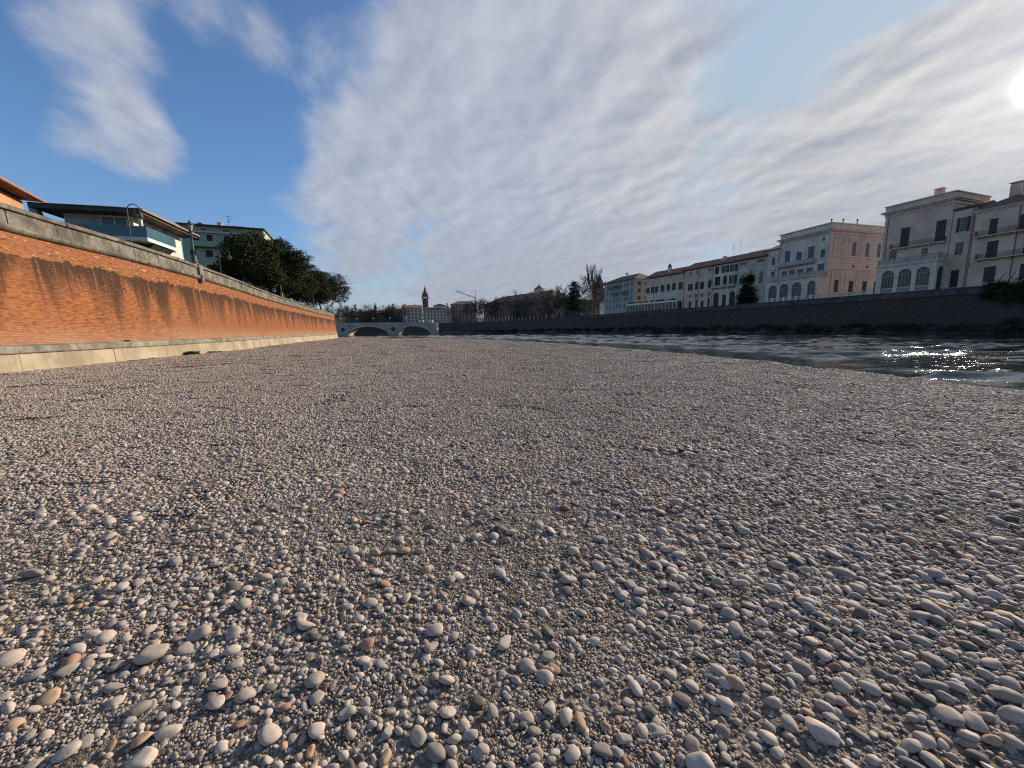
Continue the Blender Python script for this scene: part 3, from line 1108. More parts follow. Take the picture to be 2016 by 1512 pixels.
def pipe(root, pts, y=0.10, r=0.06):
    mb = MB()
    mb.tube([(u, y, z) for u, z in pts], r, 6)
    return mb.build('downpipe', M_pipe, root)


def chimney(roof, u, y, z0, z1, w, mat, cap=True):
    mb = MB()
    mb.box(u - w / 2, u + w / 2, y - w / 2, y + w / 2, z0, z1)
    if cap:
        mb.box(u - w * 0.62, u + w * 0.62, y - w * 0.62, y + w * 0.62, z1 + 0.22, z1 + 0.34)
        for sx in (-1, 1):
            for sy in (-1, 1):
                mb.box(u + sx * w * 0.38 - 0.06, u + sx * w * 0.38 + 0.06, y + sy * w * 0.38 - 0.06, y + sy * w * 0.38 + 0.06, z1 - 0.001, z1 + 0.221)
    return mb.build('chimney', mat, roof)


def dissolve(e):
    """hand the pieces of a turned facade straight to their building"""
    for ch in list(e.children):
        ch.parent = e.parent
        ch.location = e.location
        ch.rotation_euler = e.rotation_euler
    bpy.data.objects.remove(e)


P_rose = pmat('rose_plaster', (0.666, 0.457, 0.363), 0.9, 0.16, 0.35, 0.15, streak=0.18)
P_rose2 = pmat('sand_plaster', (0.658, 0.473, 0.363), 0.9, 0.16, 0.35, 0.15, streak=0.15)
P_cream = pmat('cream_plaster', (0.615, 0.498, 0.385), 0.9, 0.18, 0.35, 0.15, streak=0.25)
P_ochre = pmat('ochre_plaster', (0.52, 0.45, 0.36), 0.9, 0.2, 0.35, 0.15, streak=0.3)
P_grey = pmat('grey_plaster', (0.437, 0.403, 0.374), 0.9, 0.2, 0.35, 0.15, streak=0.3)
P_pale = pmat('pale_plaster', (0.660, 0.556, 0.455), 0.9, 0.2, 0.35, 0.15, streak=0.3)
P_green = pmat('sage_plaster', (0.35, 0.36, 0.325), 0.9, 0.12, 0.3, 0.1, streak=0.15)
P_tan = pmat('tan_stone', (0.50, 0.425, 0.36), 0.9, 0.14, 0.3, 0.2, streak=0.1)
P_trim = pmat('pale_stone_trim', (0.660, 0.556, 0.448), 0.85, 0.15, 1.0, 0.1, streak=0.2)
SH_blue = pmat('blue_grey_shutter', (0.104, 0.136, 0.160), 0.7, 0.15, 2, 0.0)
SH_brown = pmat('brown_shutter', (0.072, 0.055, 0.052), 0.7, 0.15, 2, 0.0)
SH_green = pmat('green_shutter', (0.055, 0.063, 0.047), 0.7, 0.15, 2, 0.0)
SH_dark = pmat('dark_shutter', (0.039, 0.037, 0.039), 0.7, 0.15, 2, 0.0)

# --- rightmost house with two long iron balconies
h1, Lh = place('river_house', 'sand plastered house with two long iron balconies above the hedge', 'building', (100.5, 62.9), (94.3, 82.2))
sh_ = Lh - 17.01
ops = [(k, a + sh_, b + sh_, c, d) for k, a, b, c, d in [('s', 13.8, 14.9, 19.0, 22.1), ('s', 13.3, 14.8, 14.5, 17.8), ('s', 13.1, 14.7, 9.9, 12.9), ('s', 8.4, 10.0, 14.5, 17.7), ('s', 8.4, 10.0, 9.9, 12.8), ('s', 9.4, 11.0, 19.0, 21.9),
                                                          ('s', 4.0, 5.4, 19.0, 21.9), ('s', 4.0, 5.4, 14.5, 17.7), ('s', 4.0, 5.4, 9.9, 12.8)]]
walls(h1, Lh, 12, 7.9, 24.2, P_rose2, ops, SH_brown, P_trim)
balcony(h1, sh_ + 2.5, sh_ + 16.4, 19.0, 1.0, P_trim)
balcony(h1, sh_ + 2.5, sh_ + 15.9, 14.5, 1.0, P_trim)
cornice(h1, Lh, 12, [(0.15, 23.6, 23.85), (0.35, 23.85, 24.05), (0.55, 24.05, 24.25)], P_trim)
rf = roof_gable(h1, Lh, 12, 24.25, 2.6, M_roofd, 0.6, 3.0)
chimney(rf, sh_ + 12.3, -4.5, 24.8, 28.4, 1.0, P_rose2)
chimney(rf, sh_ + 10.4, -3.5, 24.8, 27.3, 0.9, P_rose2)
chimney(rf, sh_ + 14.6, -7.0, 24.8, 29.3, 1.5, P_rose2)
pipe(h1, [(sh_ + 11.1, 24.0), (sh_ + 11.1, 8.2)])

# --- the tall rose palazzo with its glazed loggia
h2, Lh = place('loggia_palazzo', 'tall rose palazzo with three-arched loggia and iron balcony across the river', 'building', (93.2, 85.5), (89.3, 96.5))
walls(h2, Lh, 13, 7.9, 28.1, P_rose, [('s', 6.8, 8.4, 19.35, 23.7), ('s', 0.8, 2.4, 19.35, 23.8), ('w', 8.7, 10.2, 16.6, 18.8), ('w', 3.2, 4.4, 16.6, 18.4)], SH_brown, P_trim)
cornice(h2, Lh, 13, [(0.18, 26.9, 27.25), (0.45, 27.55, 27.8), (0.75, 27.8, 28.05)], P_trim)
dentils(h2, Lh, 27.26, 27.54, 0.42, 0.42, P_trim)
mb = MB()
mb.box(-0.1, Lh + 0.1, -13.1, 0.1, 28.06, 29.15)
mb.box(-0.3, Lh + 0.3, -13.3, 0.3, 29.151, 29.35)
at = mb.build('attic', P_rose, h2)
chimney(at, 3.9, -3.0, 29.2, 30.9, 1.25, P_rose)
chimney(at, 9.6, -2.5, 29.2, 30.0, 0.5, P_rose, False)
balcony(h2, 0.5, 9.8, 19.3, 1.0, P_trim)
pipe(h2, [(11.0, 26.8), (11.0, 16.8)])
for z in (18.95, 20.4, 22.0, 23.6, 25.2):
    mb = MB()
    mb.box(11.27, 11.7, 0.0, 0.06, z, z + 0.8)
    mb.build('quoin', P_trim, h2)
# loggia projecting over the bank
D = 3.8
holes = []
lg = MB()
arches = [(0.75, 3.0), (3.75, 6.1), (6.85, 9.15)]
holed_wall(lg, -0.2, 10.2, 7.9, 15.3, [(a, b, 9.05, 14.0, True) for a, b in arches], D, 0.35)
lg.poly([(-0.2, D, 15.3), (10.2, D, 15.3), (10.2, 0, 15.3), (-0.2, 0, 15.3)])
lg.poly([(10.2, D, 7.9), (10.2, 0, 7.9), (10.2, 0, 15.3), (10.2, D, 15.3)])
loggia = lg.build('loggia', P_trim, h2)
mb = MB()                                                     # end wall of the loggia with its single arch, seen from the gravel
e0, e1 = 0.75, 3.15
for a, b in ((0.0, e0), (e1, D)):
    mb.poly([(-0.2, a, 7.9), (-0.2, b, 7.9), (-0.2, b, 15.3), (-0.2, a, 15.3)])
mb.poly([(-0.2, e0, 7.9), (-0.2, e1, 7.9), (-0.2, e1, 9.05), (-0.2, e0, 9.05)])
r_ = (e1 - e0) / 2
arc = [(e0 + r_ - r_ * math.cos(t), 13.9 - r_ + r_ * math.sin(t)) for t in np.linspace(0, math.pi, 13)]
for k in range(12):
    mb.poly([(-0.2, arc[k][0], arc[k][1]), (-0.2, arc[k + 1][0], arc[k + 1][1]), (-0.2, arc[k + 1][0], 15.3), (-0.2, arc[k][0], 15.3)])
    mb.poly([(-0.2, arc[k][0], arc[k][1]), (-0.2, arc[k + 1][0], arc[k + 1][1]), (0.15, arc[k + 1][0], arc[k + 1][1]), (0.15, arc[k][0], arc[k][1])])
for e in (e0, e1):
    mb.poly([(-0.2, e, 9.05), (0.15, e, 9.05), (0.15, e, 13.9 - r_), (-0.2, e, 13.9 - r_)])
mb.build('end_wall', P_trim, loggia)
mb = MB()
mb.poly([(0.1, y_, z_) for y_, z_ in arch_outline(e0, e1, 9.05, 13.9)])
mb.build('pane', M_glass, loggia)
for a, b in arches:
    mb = MB()
    mb.poly([(p[0], D - 0.3, p[1]) for p in arch_outline(a, b, 9.05, 14.0)][::-1])
    mb.build('pane', M_glass, loggia)
    mb = MB()
    for q in (0.02, 0.25, 0.5, 0.75, 0.98):
        x = a + (b - a) * q
        zt = 14.0 - (b - a) / 2 + math.sqrt(max(0, ((b - a) / 2) ** 2 - (x - (a + b) / 2) ** 2))
        mb.box(x - 0.04, x + 0.04, D - 0.29, D - 0.22, 9.05, zt)
    mb.box(a, b, D - 0.288, D - 0.21, 12.75, 12.87)
    mb.box(a, b, D - 0.288, D - 0.21, 10.0, 10.1)
    mb.build('glazing_bars', M_frame, loggia)
    mb = MB()
    mb.box(a, b, D - 0.14, D - 0.08, 9.9, 9.98)
    for i in range(int((b - a) / 0.14)):
        mb.box(a + i * 0.14 + 0.05, a + i * 0.14 + 0.08, D - 0.13, D - 0.09, 9.05, 9.9)
    mb.build('railing', M_white, loggia)
mb = MB()
mb.box(-0.45, 10.4, 0.02, D + 0.3, 14.95, 15.25)
mb.box(-0.33, 10.3, 0.02, D + 0.14, 14.7, 14.949)
mb.build('loggia_cornice', P_trim, loggia).location = (0, 0, 0.055)
balustrade(loggia, [((-0.2, D - 0.1), (10.2, D - 0.1)), ((-0.1, 0.2), (-0.1, D - 0.1))], 15.31, P_grey, 1.3)

# --- its lower stair bay
h2b, Lh = place('stair_bay', 'narrow rose bay with open louvred shutters between the balconied houses', 'building', (94.25, 82.35), (93.25, 85.4))
walls(h2b, Lh, 11, 7.9, 25.1, P_rose, [('o', 0.5, 2.5, 20.6, 23.5), ('w', 1.0, 2.3, 16.0, 18.6), ('d', 1.1, 2.5, 9.3, 13.0)], SH_brown, P_trim)
cornice(h2b, Lh, 11, [(0.02, 25.0, 25.15), (0.02, 25.15, 25.3)], M_pipe)
roof_gable(h2b, Lh, 11, 25.31, 1.4, M_roofd, 0.3)
pipe(h2b, [(0.15, 25.0), (0.15, 8.2)])

# --- palazzo with the blue shutters, its arcade and its garden front
h3, Lh = place('arcade_palazzo', 'pale palazzo with blue-grey shutters, heavy cornice and arched ground floor arcade', 'building', (85.9, 108.2), (81.9, 122.0))
walls(h3, Lh, 16, 7.9, 27.6, P_pale, [('s', 11.0, 12.6, 20.0, 23.9), ('s', 7.5, 9.1, 20.0, 22.9), ('s', 4.0, 5.7, 20.0, 23.8), ('s', 1.0, 2.2, 20.2, 22.4), ('w', 1.4, 2.1, 24.6, 25.5), ('s', 0.9, 2.7, 16.6, 18.6), ('w', 11.5, 13.3, 16.6, 18.1),
                                      ('w', 9.1, 11.0, 16.6, 18.1), ('w', 6.6, 8.5, 16.6, 18.0), ('w', 4.0, 5.8, 16.6, 18.0)], SH_blue, P_trim, sides=False)
cornice(h3, Lh, 27, [(0.12, 26.3, 26.55), (0.5, 27.0, 27.25), (0.8, 27.25, 27.5)], P_trim)
dentils(h3, Lh, 26.56, 26.99, 0.46, 0.5, P_trim)
mb = MB()
mb.box(-0.1, Lh + 0.1, -27.1, 0.1, 27.51, 28.8)
mb.box(-0.4, Lh + 0.3, -27.3, 0.4, 28.801, 29.05)
at = mb.build('attic', P_trim, h3)
for u, yy, hgt in ((1.2, -1.5, 1.3), (-0.05, -4.0, 1.1), (0.1, -9.5, 1.4)):
    mb = MB()
    mb.tube([(u, yy, 29.0), (u, yy, 29.0 + hgt * 0.8)], 0.11, 6)
    mb.tube([(u, yy, 29.0 + hgt * 0.8), (u, yy, 29.0 + hgt)], 0.24, 6)
    mb.build('flue', M_iron, at)
balcony(h3, 3.4, 14.0, 19.4, 1.1, P_grey, P_grey, h=1.05)
pipe(h3, [(13.9, 26.3), (13.9, 24.8), (14.3, 23.4), (14.3, 16.6)])
mb = MB()
mb.poly([(Lh, 0, 7.9), (Lh, -27, 7.9), (Lh, -27, 27.6), (Lh, 0, 27.6)])
mb.poly([(0, -27, 7.9), (Lh, -27, 7.9), (Lh, -27, 27.6), (0, -27, 27.6)])
mb.build('rear_wall', P_pale, h3)
# garden front: a facade of its own turned towards the gravel (its frame: x runs towards the river corner)
gf = bpy.data.objects.new('garden_front', None)
S.collection.objects.link(gf)
gf.parent = h3
gf.rotation_euler = (0, 0, math.pi / 2)
gf.location = (0, -27, 0)


def sub_open(kind, u0, u1, z0, z1):
    return opening(gf, kind, u0 + 11, u1 + 11, z0, z1, 0.0, SH_dark, P_trim)


holes = [sub_open(*q) for q in [('a', -3.8, -2.3, 20.6, 24.5), ('d', -4.4, -2.5, 9.0, 14.0), ('w', -4.0, -2.9, 17.5, 18.3), ('a', 6.0, 7.5, 20.6, 24.5), ('a', 0.8, 2.3, 20.6, 24.5), ('w', 5.8, 6.9, 17.5, 18.3), ('w', 0.4, 1.5, 17.5, 18.3), ('d', 5.5, 7.4, 9.0, 14.0), ('d', 0.2, 2.1, 9.0, 14.0), ('d', 11.3, 12.9, 10.8, 14.2)]]
mb = MB()
holed_wall(mb, 0, 27, 7.9, 27.6, holes)
mb.build('wall', P_tan, gf)
for za, zb, pr in ((18.8, 19.0, 0.12), (20.35, 20.55, 0.12), (17.0, 17.25, 0.30)):
    mb = MB()
    mb.box(0.02, 26.9, 0.0, pr, za, zb)
    mb.build('string_course', P_trim, gf)
for u, w in ((8.4, 0.35), (10.2, 0.35), (13.9, 0.35), (15.5, 0.35), (3.8, 0.2), (4.6, 0.2)):
    for za, zb in ((9.0, 16.98), (20.56, 26.2)):
        mb = MB()
        mb.box(u + 11, u + 11 + w, 0.0, 0.14, za, zb)
        mb.build('pilaster', P_trim, gf)
mb = MB()                                                    # frame of the blind niche
for k in range(12):
    t0, t1 = k / 12 * math.pi, (k + 1) / 12 * math.pi
    mb.hexa([(23.1 + q * math.cos(t), yy, 24.5 + q * math.sin(t)) for yy in (0.0, 0.12) for q, t in ((0.55, t0), (0.55, t1), (0.75, t1), (0.75, t0))])
mb.box(22.35, 22.55, 0.0, 0.12, 20.56, 24.5)
mb.box(23.65, 23.85, 0.0, 0.12, 20.56, 24.5)
mb.build('niche_frame', P_trim, gf)
dissolve(gf)
# arcade with terrace
D = 3.5
lg = MB()
arches = [(0.2, 2.4), (4.1, 6.9), (7.9, 10.6), (11.5, 14.2)]
holed_wall(lg, -0.2, 15.4, 7.9, 15.2, [(a, b, 9.0, 13.95, True) for a, b in arches], D, 0.35)
lg.poly([(-0.2, D, 15.2), (15.4, D, 15.2), (15.4, 0, 15.2), (-0.2, 0, 15.2)])
lg.poly([(15.4, D, 7.9), (15.4, 0, 7.9), (15.4, 0, 15.2), (15.4, D, 15.2)])
lg.poly([(-0.2, 0, 7.9), (-0.2, D, 7.9), (-0.2, D, 15.2), (-0.2, 0, 15.2)])
arcade = lg.build('arcade', P_pale, h3)
for a, b in arches:
    mb = MB()
    mb.poly([(p[0], D - 0.3, p[1]) for p in arch_outline(a, b, 9.0, 13.95)][::-1])
    mb.build('pane', M_glass, arcade)
    mb = MB()
    for q in (0.02, 0.2, 0.4, 0.6, 0.8, 0.98):
        x = a + (b - a) * q
        zt = 13.95 - (b - a) / 2 + math.sqrt(max(0, ((b - a) / 2) ** 2 - (x - (a + b) / 2) ** 2))
        mb.box(x - 0.035, x + 0.035, D - 0.29, D - 0.22, 9.0, zt)
    mb.box(a, b, D - 0.288, D - 0.21, 12.5, 12.6)
    mb.build('glazing_bars', M_frame, arcade)
    mb = MB()
    mb.box(a, b, D - 0.14, D - 0.08, 9.9, 9.98)
    for i in range(int((b - a) / 0.15)):
        mb.box(a + i * 0.15 + 0.05, a + i * 0.15 + 0.08, D - 0.13, D - 0.09, 9.0, 9.9)
    mb.box((a + b) / 2 - 0.25, (a + b) / 2 + 0.25, D - 0.2, D - 0.05, 9.0, 10.2)
    mb.build('railing', M_white, arcade)
mb = MB()
mb.box(-0.4, 15.6, -0.0, D + 0.3, 14.9, 15.15)
mb.build('arcade_cornice', P_grey, arcade).location = (0, 0, 0.08)
balustrade(arcade, [((-0.1, D - 0.1), (15.3, D - 0.1)), ((-0.1, 0.2), (-0.1, D - 0.1))], 15.24, P_grey, 1.25)

# --- low wing on its far side
h3w, Lh = place('low_wing', 'narrow pale wing with stepped eaves beside the blue-shuttered palazzo', 'building', (81.85, 122.1), (80.5, 126.6))
walls(h3w, Lh, 14, 7.9, 25.0, P_pale, [('s', 1.2, 2.4, 20.5, 22.7), ('s', 1.0, 2.4, 17.1, 18.5)], SH_blue, P_trim)
roof_gable(h3w, Lh, 14, 25.0, 2.8, M_roof, 0.7)
for z, u in ((23.2, 0.9), (18.9, 0.7)):
    mb = MB()
    mb.box(u, u + 2.0, 0.0, 0.3, z, z + 0.12)
    mb.build('hood_mould', P_grey, h3w)

# --- garden balustrade on the bank between the two palazzi
gb = thing('garden_balustrade', 'white stone balustrade on the bank between the two arched palazzi', 'balustrade')
balustrade(gb, [((82.9, 106.6), (86.3, 94.6))], 9.0, P_trim, 0.95)

# --- the long row of old houses
FA = ((81.4, 123.8), (70.4, 149.1))
FB = ((70.4, 149.1), (58.5, 172.1))


def on(line, u):
    a, b = Vector(line[0]), Vector(line[1])
    d = (b - a).normalized()
    return tuple(a + d * u)


def row_house(name, label, line, u0, u1, ze, mat, ops, shm, trim, roofm, extra_rise=3.0):
    h, Lh = place(name, label, 'building', on(line, u0), on(line, u1), 'row of old houses on the bank')
    walls(h, Lh - 0.02, 12, 7.9, ze, mat, [(k, a - u0, b - u0, c, d) for k, a, b, c, d in ops], shm, trim, 0.02)
    r = roof_gable(h, Lh, 12, ze, extra_rise, roofm, 0.9, thick=0.2)
    mb = MB()
    n = int(Lh / 0.6)
    for i in range(n):
        mb.box(i * 0.6 + 0.1, i * 0.6 + 0.25, 0.0, 0.8, ze - 0.2, ze - 0.002)
    tag(mb.build('rafter_ends', M_pipe, h), kind='stuff')
    return h, Lh, r


h, Lh, r = row_house('ochre_house', 'ochre house of the row half hidden by the dark conifer', FA, 2.3, 11.85, 23.7, P_ochre,
                     [('w', 9.0, 11.2, 22.0, 23.0), ('w', 3.0, 5.2, 22.0, 23.0), ('sa', 8.9, 11.1, 15.8, 18.9), ('s', 5.8, 8.3, 15.8, 18.5), ('a', 3.0, 4.4, 15.4, 19.2), ('w', 9.4, 10.7, 13.0, 14.3), ('A', 9.4, 10.6, 8.6, 12.5)], SH_dark, P_trim, M_roof)
h, Lh, r = row_house('balcony_house', 'white row house with long stone balcony over three tall arches', FA, 11.9, 21.55, 23.6, P_pale,
                     [('s', 19.2, 20.7, 20.5, 22.9), ('o', 15.2, 18.0, 20.5, 22.9), ('o', 12.1, 14.8, 20.5, 22.8), ('s', 18.4, 20.6, 16.1, 19.4), ('s', 15.8, 17.3, 16.1, 19.4), ('o', 12.1, 14.9, 16.1, 19.3), ('A', 18.6, 20.9, 8.6, 14.0), ('A', 15.7, 17.3, 8.6, 13.1), ('A', 12.3, 14.5, 8.6, 13.9)], SH_dark, P_trim, M_roof)
balcony(h, 0.3, 9.4, 15.6, 1.3, P_grey, P_grey, h=0.7)
pipe(h, [(9.55, 23.4), (9.55, 8.3)])
pipe(h, [(0.1, 23.4), (0.1, 16.5)])
chimney(r, 7.4, -2.8, 24.4, 26.3, 0.9, P_rose2)
chimney(r, 9.0, -3.2, 24.4, 26.2, 1.0, P_rose2, False)
for u, hh_ in ((3.3, 6.5), (5.9, 4.2)):
    mb = MB()
    mb.tube([(u, -5.0, 26.0), (u, -5.0, 26.0 + hh_)], 0.035, 4)
    if hh_ < 5:
        for q in range(5):
            mb.box(u - 0.5, u + 0.5, -5.02, -4.98, 26.0 + hh_ - 0.25 * q - 0.03, 26.0 + hh_ - 0.25 * q)
    mb.build('aerial', M_iron, r)
h, Lh, r = row_house('cream_house', 'slim pale house of the row with arched middle window beside the balcony house', FA, 21.6, 27.55, 23.6, P_cream,
                     [('s', 25.1, 26.8, 15.8, 18.4), ('sa', 21.9, 23.4, 15.8, 19.1), ('w', 22.4, 23.6, 21.8, 22.9), ('w', 25.1, 26.2, 12.8, 14.2), ('w', 22.1, 23.3, 13.0, 14.3), ('d', 24.9, 26.2, 8.6, 11.5), ('A', 22.2, 23.3, 8.6, 12.4)], SH_dark, P_trim, M_roof)
pipe(h, [(5.8, 23.4), (5.8, 8.3)])
h, Lh, r = row_house('pinkish_house', 'faded pink row house with small square attic windows', FB, 0.0, 6.5, 23.6, P_rose2,
                     [('w', 3.2, 4.1, 21.6, 22.7), ('w', 0.4, 1.4, 21.7, 22.7), ('s', 2.4, 4.5, 15.7, 18.2), ('sa', 0.1, 1.4, 15.8, 18.8), ('w', 2.9, 3.9, 12.9, 14.1), ('w', 0.2, 1.3, 12.8, 14.2), ('d', 2.8, 4.0, 8.6, 11.7), ('A', 0.2, 1.1, 8.6, 12.3)], SH_brown, P_trim, M_roof)
pipe(h, [(6.35, 23.4), (6.35, 8.3)])
h, Lh, r = row_house('lunette_house', 'cream row house with seven green-shuttered windows under blind arches', FB, 6.55, 25.7, 22.9, P_cream,
                     [('s', 23.7, 25.4, 16.4, 18.9), ('s', 21.2, 23.0, 16.4, 19.0), ('s', 19.1, 20.9, 16.4, 19.0), ('s', 15.9, 17.8, 16.5, 19.2), ('s', 13.0, 14.8, 16.6, 19.2), ('s', 10.3, 12.1, 16.6, 19.3), ('s', 7.0, 9.0, 16.6, 19.4),
                      ('A', 7.2, 8.4, 8.6, 12.0), ('A', 10.0, 11.2, 8.6, 12.0), ('A', 12.8, 14.0, 8.6, 12.0), ('d', 16.2, 17.6, 8.6, 11.5), ('d', 19.2, 20.6, 8.6, 11.5), ('d', 22.4, 23.8, 8.6, 11.5)], SH_green, P_trim, M_roof)
for u in (24.55, 22.1, 20.0, 16.85, 13.9, 11.2, 8.0):
    u -= 6.55
    mb = MB()
    for k in range(8):
        t0, t1 = k / 8 * math.pi, (k + 1) / 8 * math.pi
        mb.hexa([(u + q * math.cos(t), yy, 19.7 + q * 0.9 * math.sin(t)) for yy in (0.002, 0.12) for q, t in ((0.85, t0), (0.85, t1), (1.0, t1), (1.0, t0))])
    mb.build('blind_arch', P_trim, h)
ch = chimney(r, 8.4, -1.6, 23.6, 26.4, 1.1, P_cream, False)
mb = MB()
mb.lathe([(0.75, 26.4), (0.8, 26.6), (0.55, 27.0), (0.25, 27.5), (0.05, 27.8)], 8, 8.4, -1.6)
mb.build('chimney_cap', M_roofd, r)
pipe(h, [(14.9, 22.7), (14.9, 12.5)])
# glazed veranda in front of it
vr, Lh = place('glazed_veranda', 'long white glazed veranda with fringed awning in front of the row', 'veranda', on(FB, 6.8), on(FB, 34.0))
vr.location.x -= 0.9 * 3.0
vr.location.y -= 0.4 * 3.0
mb = MB()
mb.box(-0.2, Lh, -2.4, 0.3, 12.1, 12.35)
mb.box(-0.25, Lh, 0.301, 0.36, 11.75, 12.4)
mb.build('awning', M_white, vr)
n = 15
for i in range(n + 1):
    u = Lh * i / n
    mb = MB()
    mb.box(u - 0.09, u + 0.09, 0.02, 0.2, 7.9, 12.1)
    mb.build('post', M_white, vr)
    if i < n:
        mb = MB()
        mb.box(u + 0.1, u + Lh / n - 0.1, 0.06, 0.09, 8.0, 12.0)
        mb.build('pane', M_glass, vr)
mb = MB()
for i in range(40):
    u = rng.random() * Lh
    mb.lathe([(0.05, 12.36), (0.25, 12.5), (0.34, 12.8), (0.22, 13.1), (0.05, 13.2)], 6, u, -0.2 - rng.random() * 0.8)
tag(mb.build('planting', M_ivy, vr), kind='stuff')

# --- sage-coloured corner house at the far end of the row
h5, Lh = place('corner_house', 'sage green corner house with dark windows and white dish aerial at far end of row', 'building', (55.6, 178.5), (46.6, 198.2))
ops = []
for u in (1.4, 4.3, 6.0, 9.2, 11.3, 13.6, 16.3, 18.6):
    for z0, z1 in ((20.8, 22.7), (17.7, 19.5), (14.3, 16.2), (11.2, 13.0)):
        ops.append(('w', u, u + 1.05, z0, z1))
walls(h5, Lh, 14, 7.6, 23.7, P_green, ops, SH_dark, None, sides=False)
sf = bpy.data.objects.new('side_front', None)
S.collection.objects.link(sf)
sf.parent = h5
sf.rotation_euler = (0, 0, math.pi / 2)
sf.location = (0, -14, 0)
holes = [opening(sf, 'w', u, u + 1.8, z0, z1, 0.0, SH_dark, P_trim) for u in (10.4, 6.2, 2.2) for z0, z1 in ((20.9, 22.8), (17.7, 19.6), (14.4, 16.3), (11.2, 13.0))]
mb = MB()
holed_wall(mb, 0, 14, 7.6, 23.7, holes)
mb.build('wall', P_green, sf)
dissolve(sf)
balcony(h5, 3.9, 8.0, 17.5, 0.9, P_grey)
balcony(h5, 8.9, 12.5, 20.6, 0.9, P_grey)
balcony(h5, 13.2, 18.2, 20.6, 0.9, P_grey)
balcony(h5, 10.9, 15.0, 17.5, 0.9, P_grey)
r = roof_gable(h5, Lh, 14, 23.7, 3.2, M_roofd, 0.8, 5.0)
mb = MB()
mb.lathe([(0.02, 0.0), (0.5, 0.08), (0.85, 0.3), (0.80, 0.3), (0.45, 0.12), (0.02, 0.05)], 12)
d_ = mb.build('dish_aerial', M_white, r)
d_.location = (10.5, -4.5, 27.2)
d_.rotation_euler = (R(-60), 0, R(40))
mb = MB()
mb.tube([(10.5, -4.8, 25.5), (10.5, -4.7, 27.3)], 0.05, 5)
mb.build('dish_mast', M_iron, r)

# ------------------------------------------------------------------ left bank buildings
P_villa = pmat('villa_plaster', (0.62, 0.55, 0.45), 0.9, 0.1, 0.4, 0.1)
P_vtan = pmat('villa_panel', (0.34, 0.29, 0.21), 0.85, 0.12, 0.6, 0.1)
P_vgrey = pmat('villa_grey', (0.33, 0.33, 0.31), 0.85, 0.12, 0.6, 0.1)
M_fascia = pmat('dark_fascia', (0.045, 0.042, 0.04), 0.6, 0.2, 1.0, 0.05)
M_copper = pmat('copper_gutter', (0.30, 0.17, 0.11), 0.5, 0.2, 2.0, 0.05)
M_teal = pmat('painted_balcony_edge', (0.50, 0.60, 0.58), 0.6, 0.1, 1.0, 0.0)
vl, Lv = place('modern_villa', 'modern villa with wide dark flat roof and glass balcony behind the brick wall', 'building', (-39.3, 50.3), (-36.4, 40.0))
mb = MB()
holes = [opening(vl, k, a, b, c, d, -1.5, P_vtan, None) for k, a, b, c, d in [('w', 1.9, 3.0, 11.3, 13.2), ('w', 1.9, 3.0, 8.4, 10.5), ('w', 5.6, 7.2, 11.0, 13.2), ('w', 0.6, 1.5, 8.4, 10.5)]]
holed_wall(mb, 0.4, 9.2, 6.5, 13.55, holes, -1.5)
mb.poly([(9.2, -1.5, 6.5), (9.2, -7.0, 6.5), (9.2, -7.0, 13.55), (9.2, -1.5, 13.55)])
mb.poly([(0.4, -7.0, 6.5), (0.4, -1.5, 6.5), (0.4, -1.5, 13.55), (0.4, -7.0, 13.55)])
mb.build('wall', P_villa, vl)
for a, b, z0, z1 in ((3.2, 4.2, 11.2, 13.4), (3.2, 4.2, 8.3, 10.8)):
    mb = MB()
    mb.box(a, b, -1.499, -1.44, z0, z1)
    mb.build('wall_panel', P_vtan, vl)
mb = MB()
mb.box(0.4, 9.3, -1.5, -1.38, 10.85, 11.05)
mb.build('string_course', P_trim, vl)
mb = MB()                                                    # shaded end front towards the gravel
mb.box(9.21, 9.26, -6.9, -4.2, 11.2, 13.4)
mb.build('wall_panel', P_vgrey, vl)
mb = MB()
mb.box(9.21, 9.27, -4.1, -1.9, 11.1, 13.3)
w_ = mb.build('window', M_glass, vl)
mb = MB()
for y_ in (-4.1, -3.0, -1.95):
    mb.box(9.27, 9.33, y_, y_ + 0.06, 11.1, 13.3)
mb.build('frame', M_white, w_)
mb = MB()
for pts in ([(-0.2, 0.0), (10.7, 0.0), (10.7, -8.6), (-0.2, -8.6)],):
    lo = [(x, y, 13.55) for x, y in pts]
    mb.prism(pts, 'z', 13.55, 13.95)
rf = mb.build('roof', M_fascia, vl)
mb = MB()
c4 = [(-0.3, 0.12), (10.82, 0.12), (10.82, -8.7), (-0.3, -8.7)]
for i in range(4):
    j = (i + 1) % 4
    ridge = [(3.4, -4.3, 14.9), (7.4, -4.3, 14.9)]
a, b, c_, d = [(x, y, 13.96) for x, y in c4]
mb.poly([a, b, ridge[1], ridge[0]])
mb.poly([b, c_, ridge[1]])
mb.poly([c_, d, ridge[0], ridge[1]])
mb.poly([d, a, ridge[0]])
mb.build('roof_sheet', M_roofd, rf)
mb = MB()
mb.box(-0.32, 10.9, 0.13, 0.25, 13.78, 13.97)
mb.build('gutter', M_copper, rf)
mb = MB()
mb.prism([(5.4, -1.5), (5.4, 0.2), (10.6, 0.2), (10.6, -5.2), (9.2, -5.2), (9.2, -1.5)], 'z', 10.95, 11.3)
bl = mb.build('balcony', M_teal, vl)
mb = MB()
mb.prism([(-1.5, 9.6), (-1.5, 10.94), (0.1, 10.94)], 'x', 5.6, 9.2)
mb.build('soffit', M_fascia, bl)
mb = MB()
mb.prism([(9.2, 9.6), (10.5, 10.94), (9.2, 10.94)], 'y', -5.1, -1.5)
mb.build('soffit', M_fascia, bl)
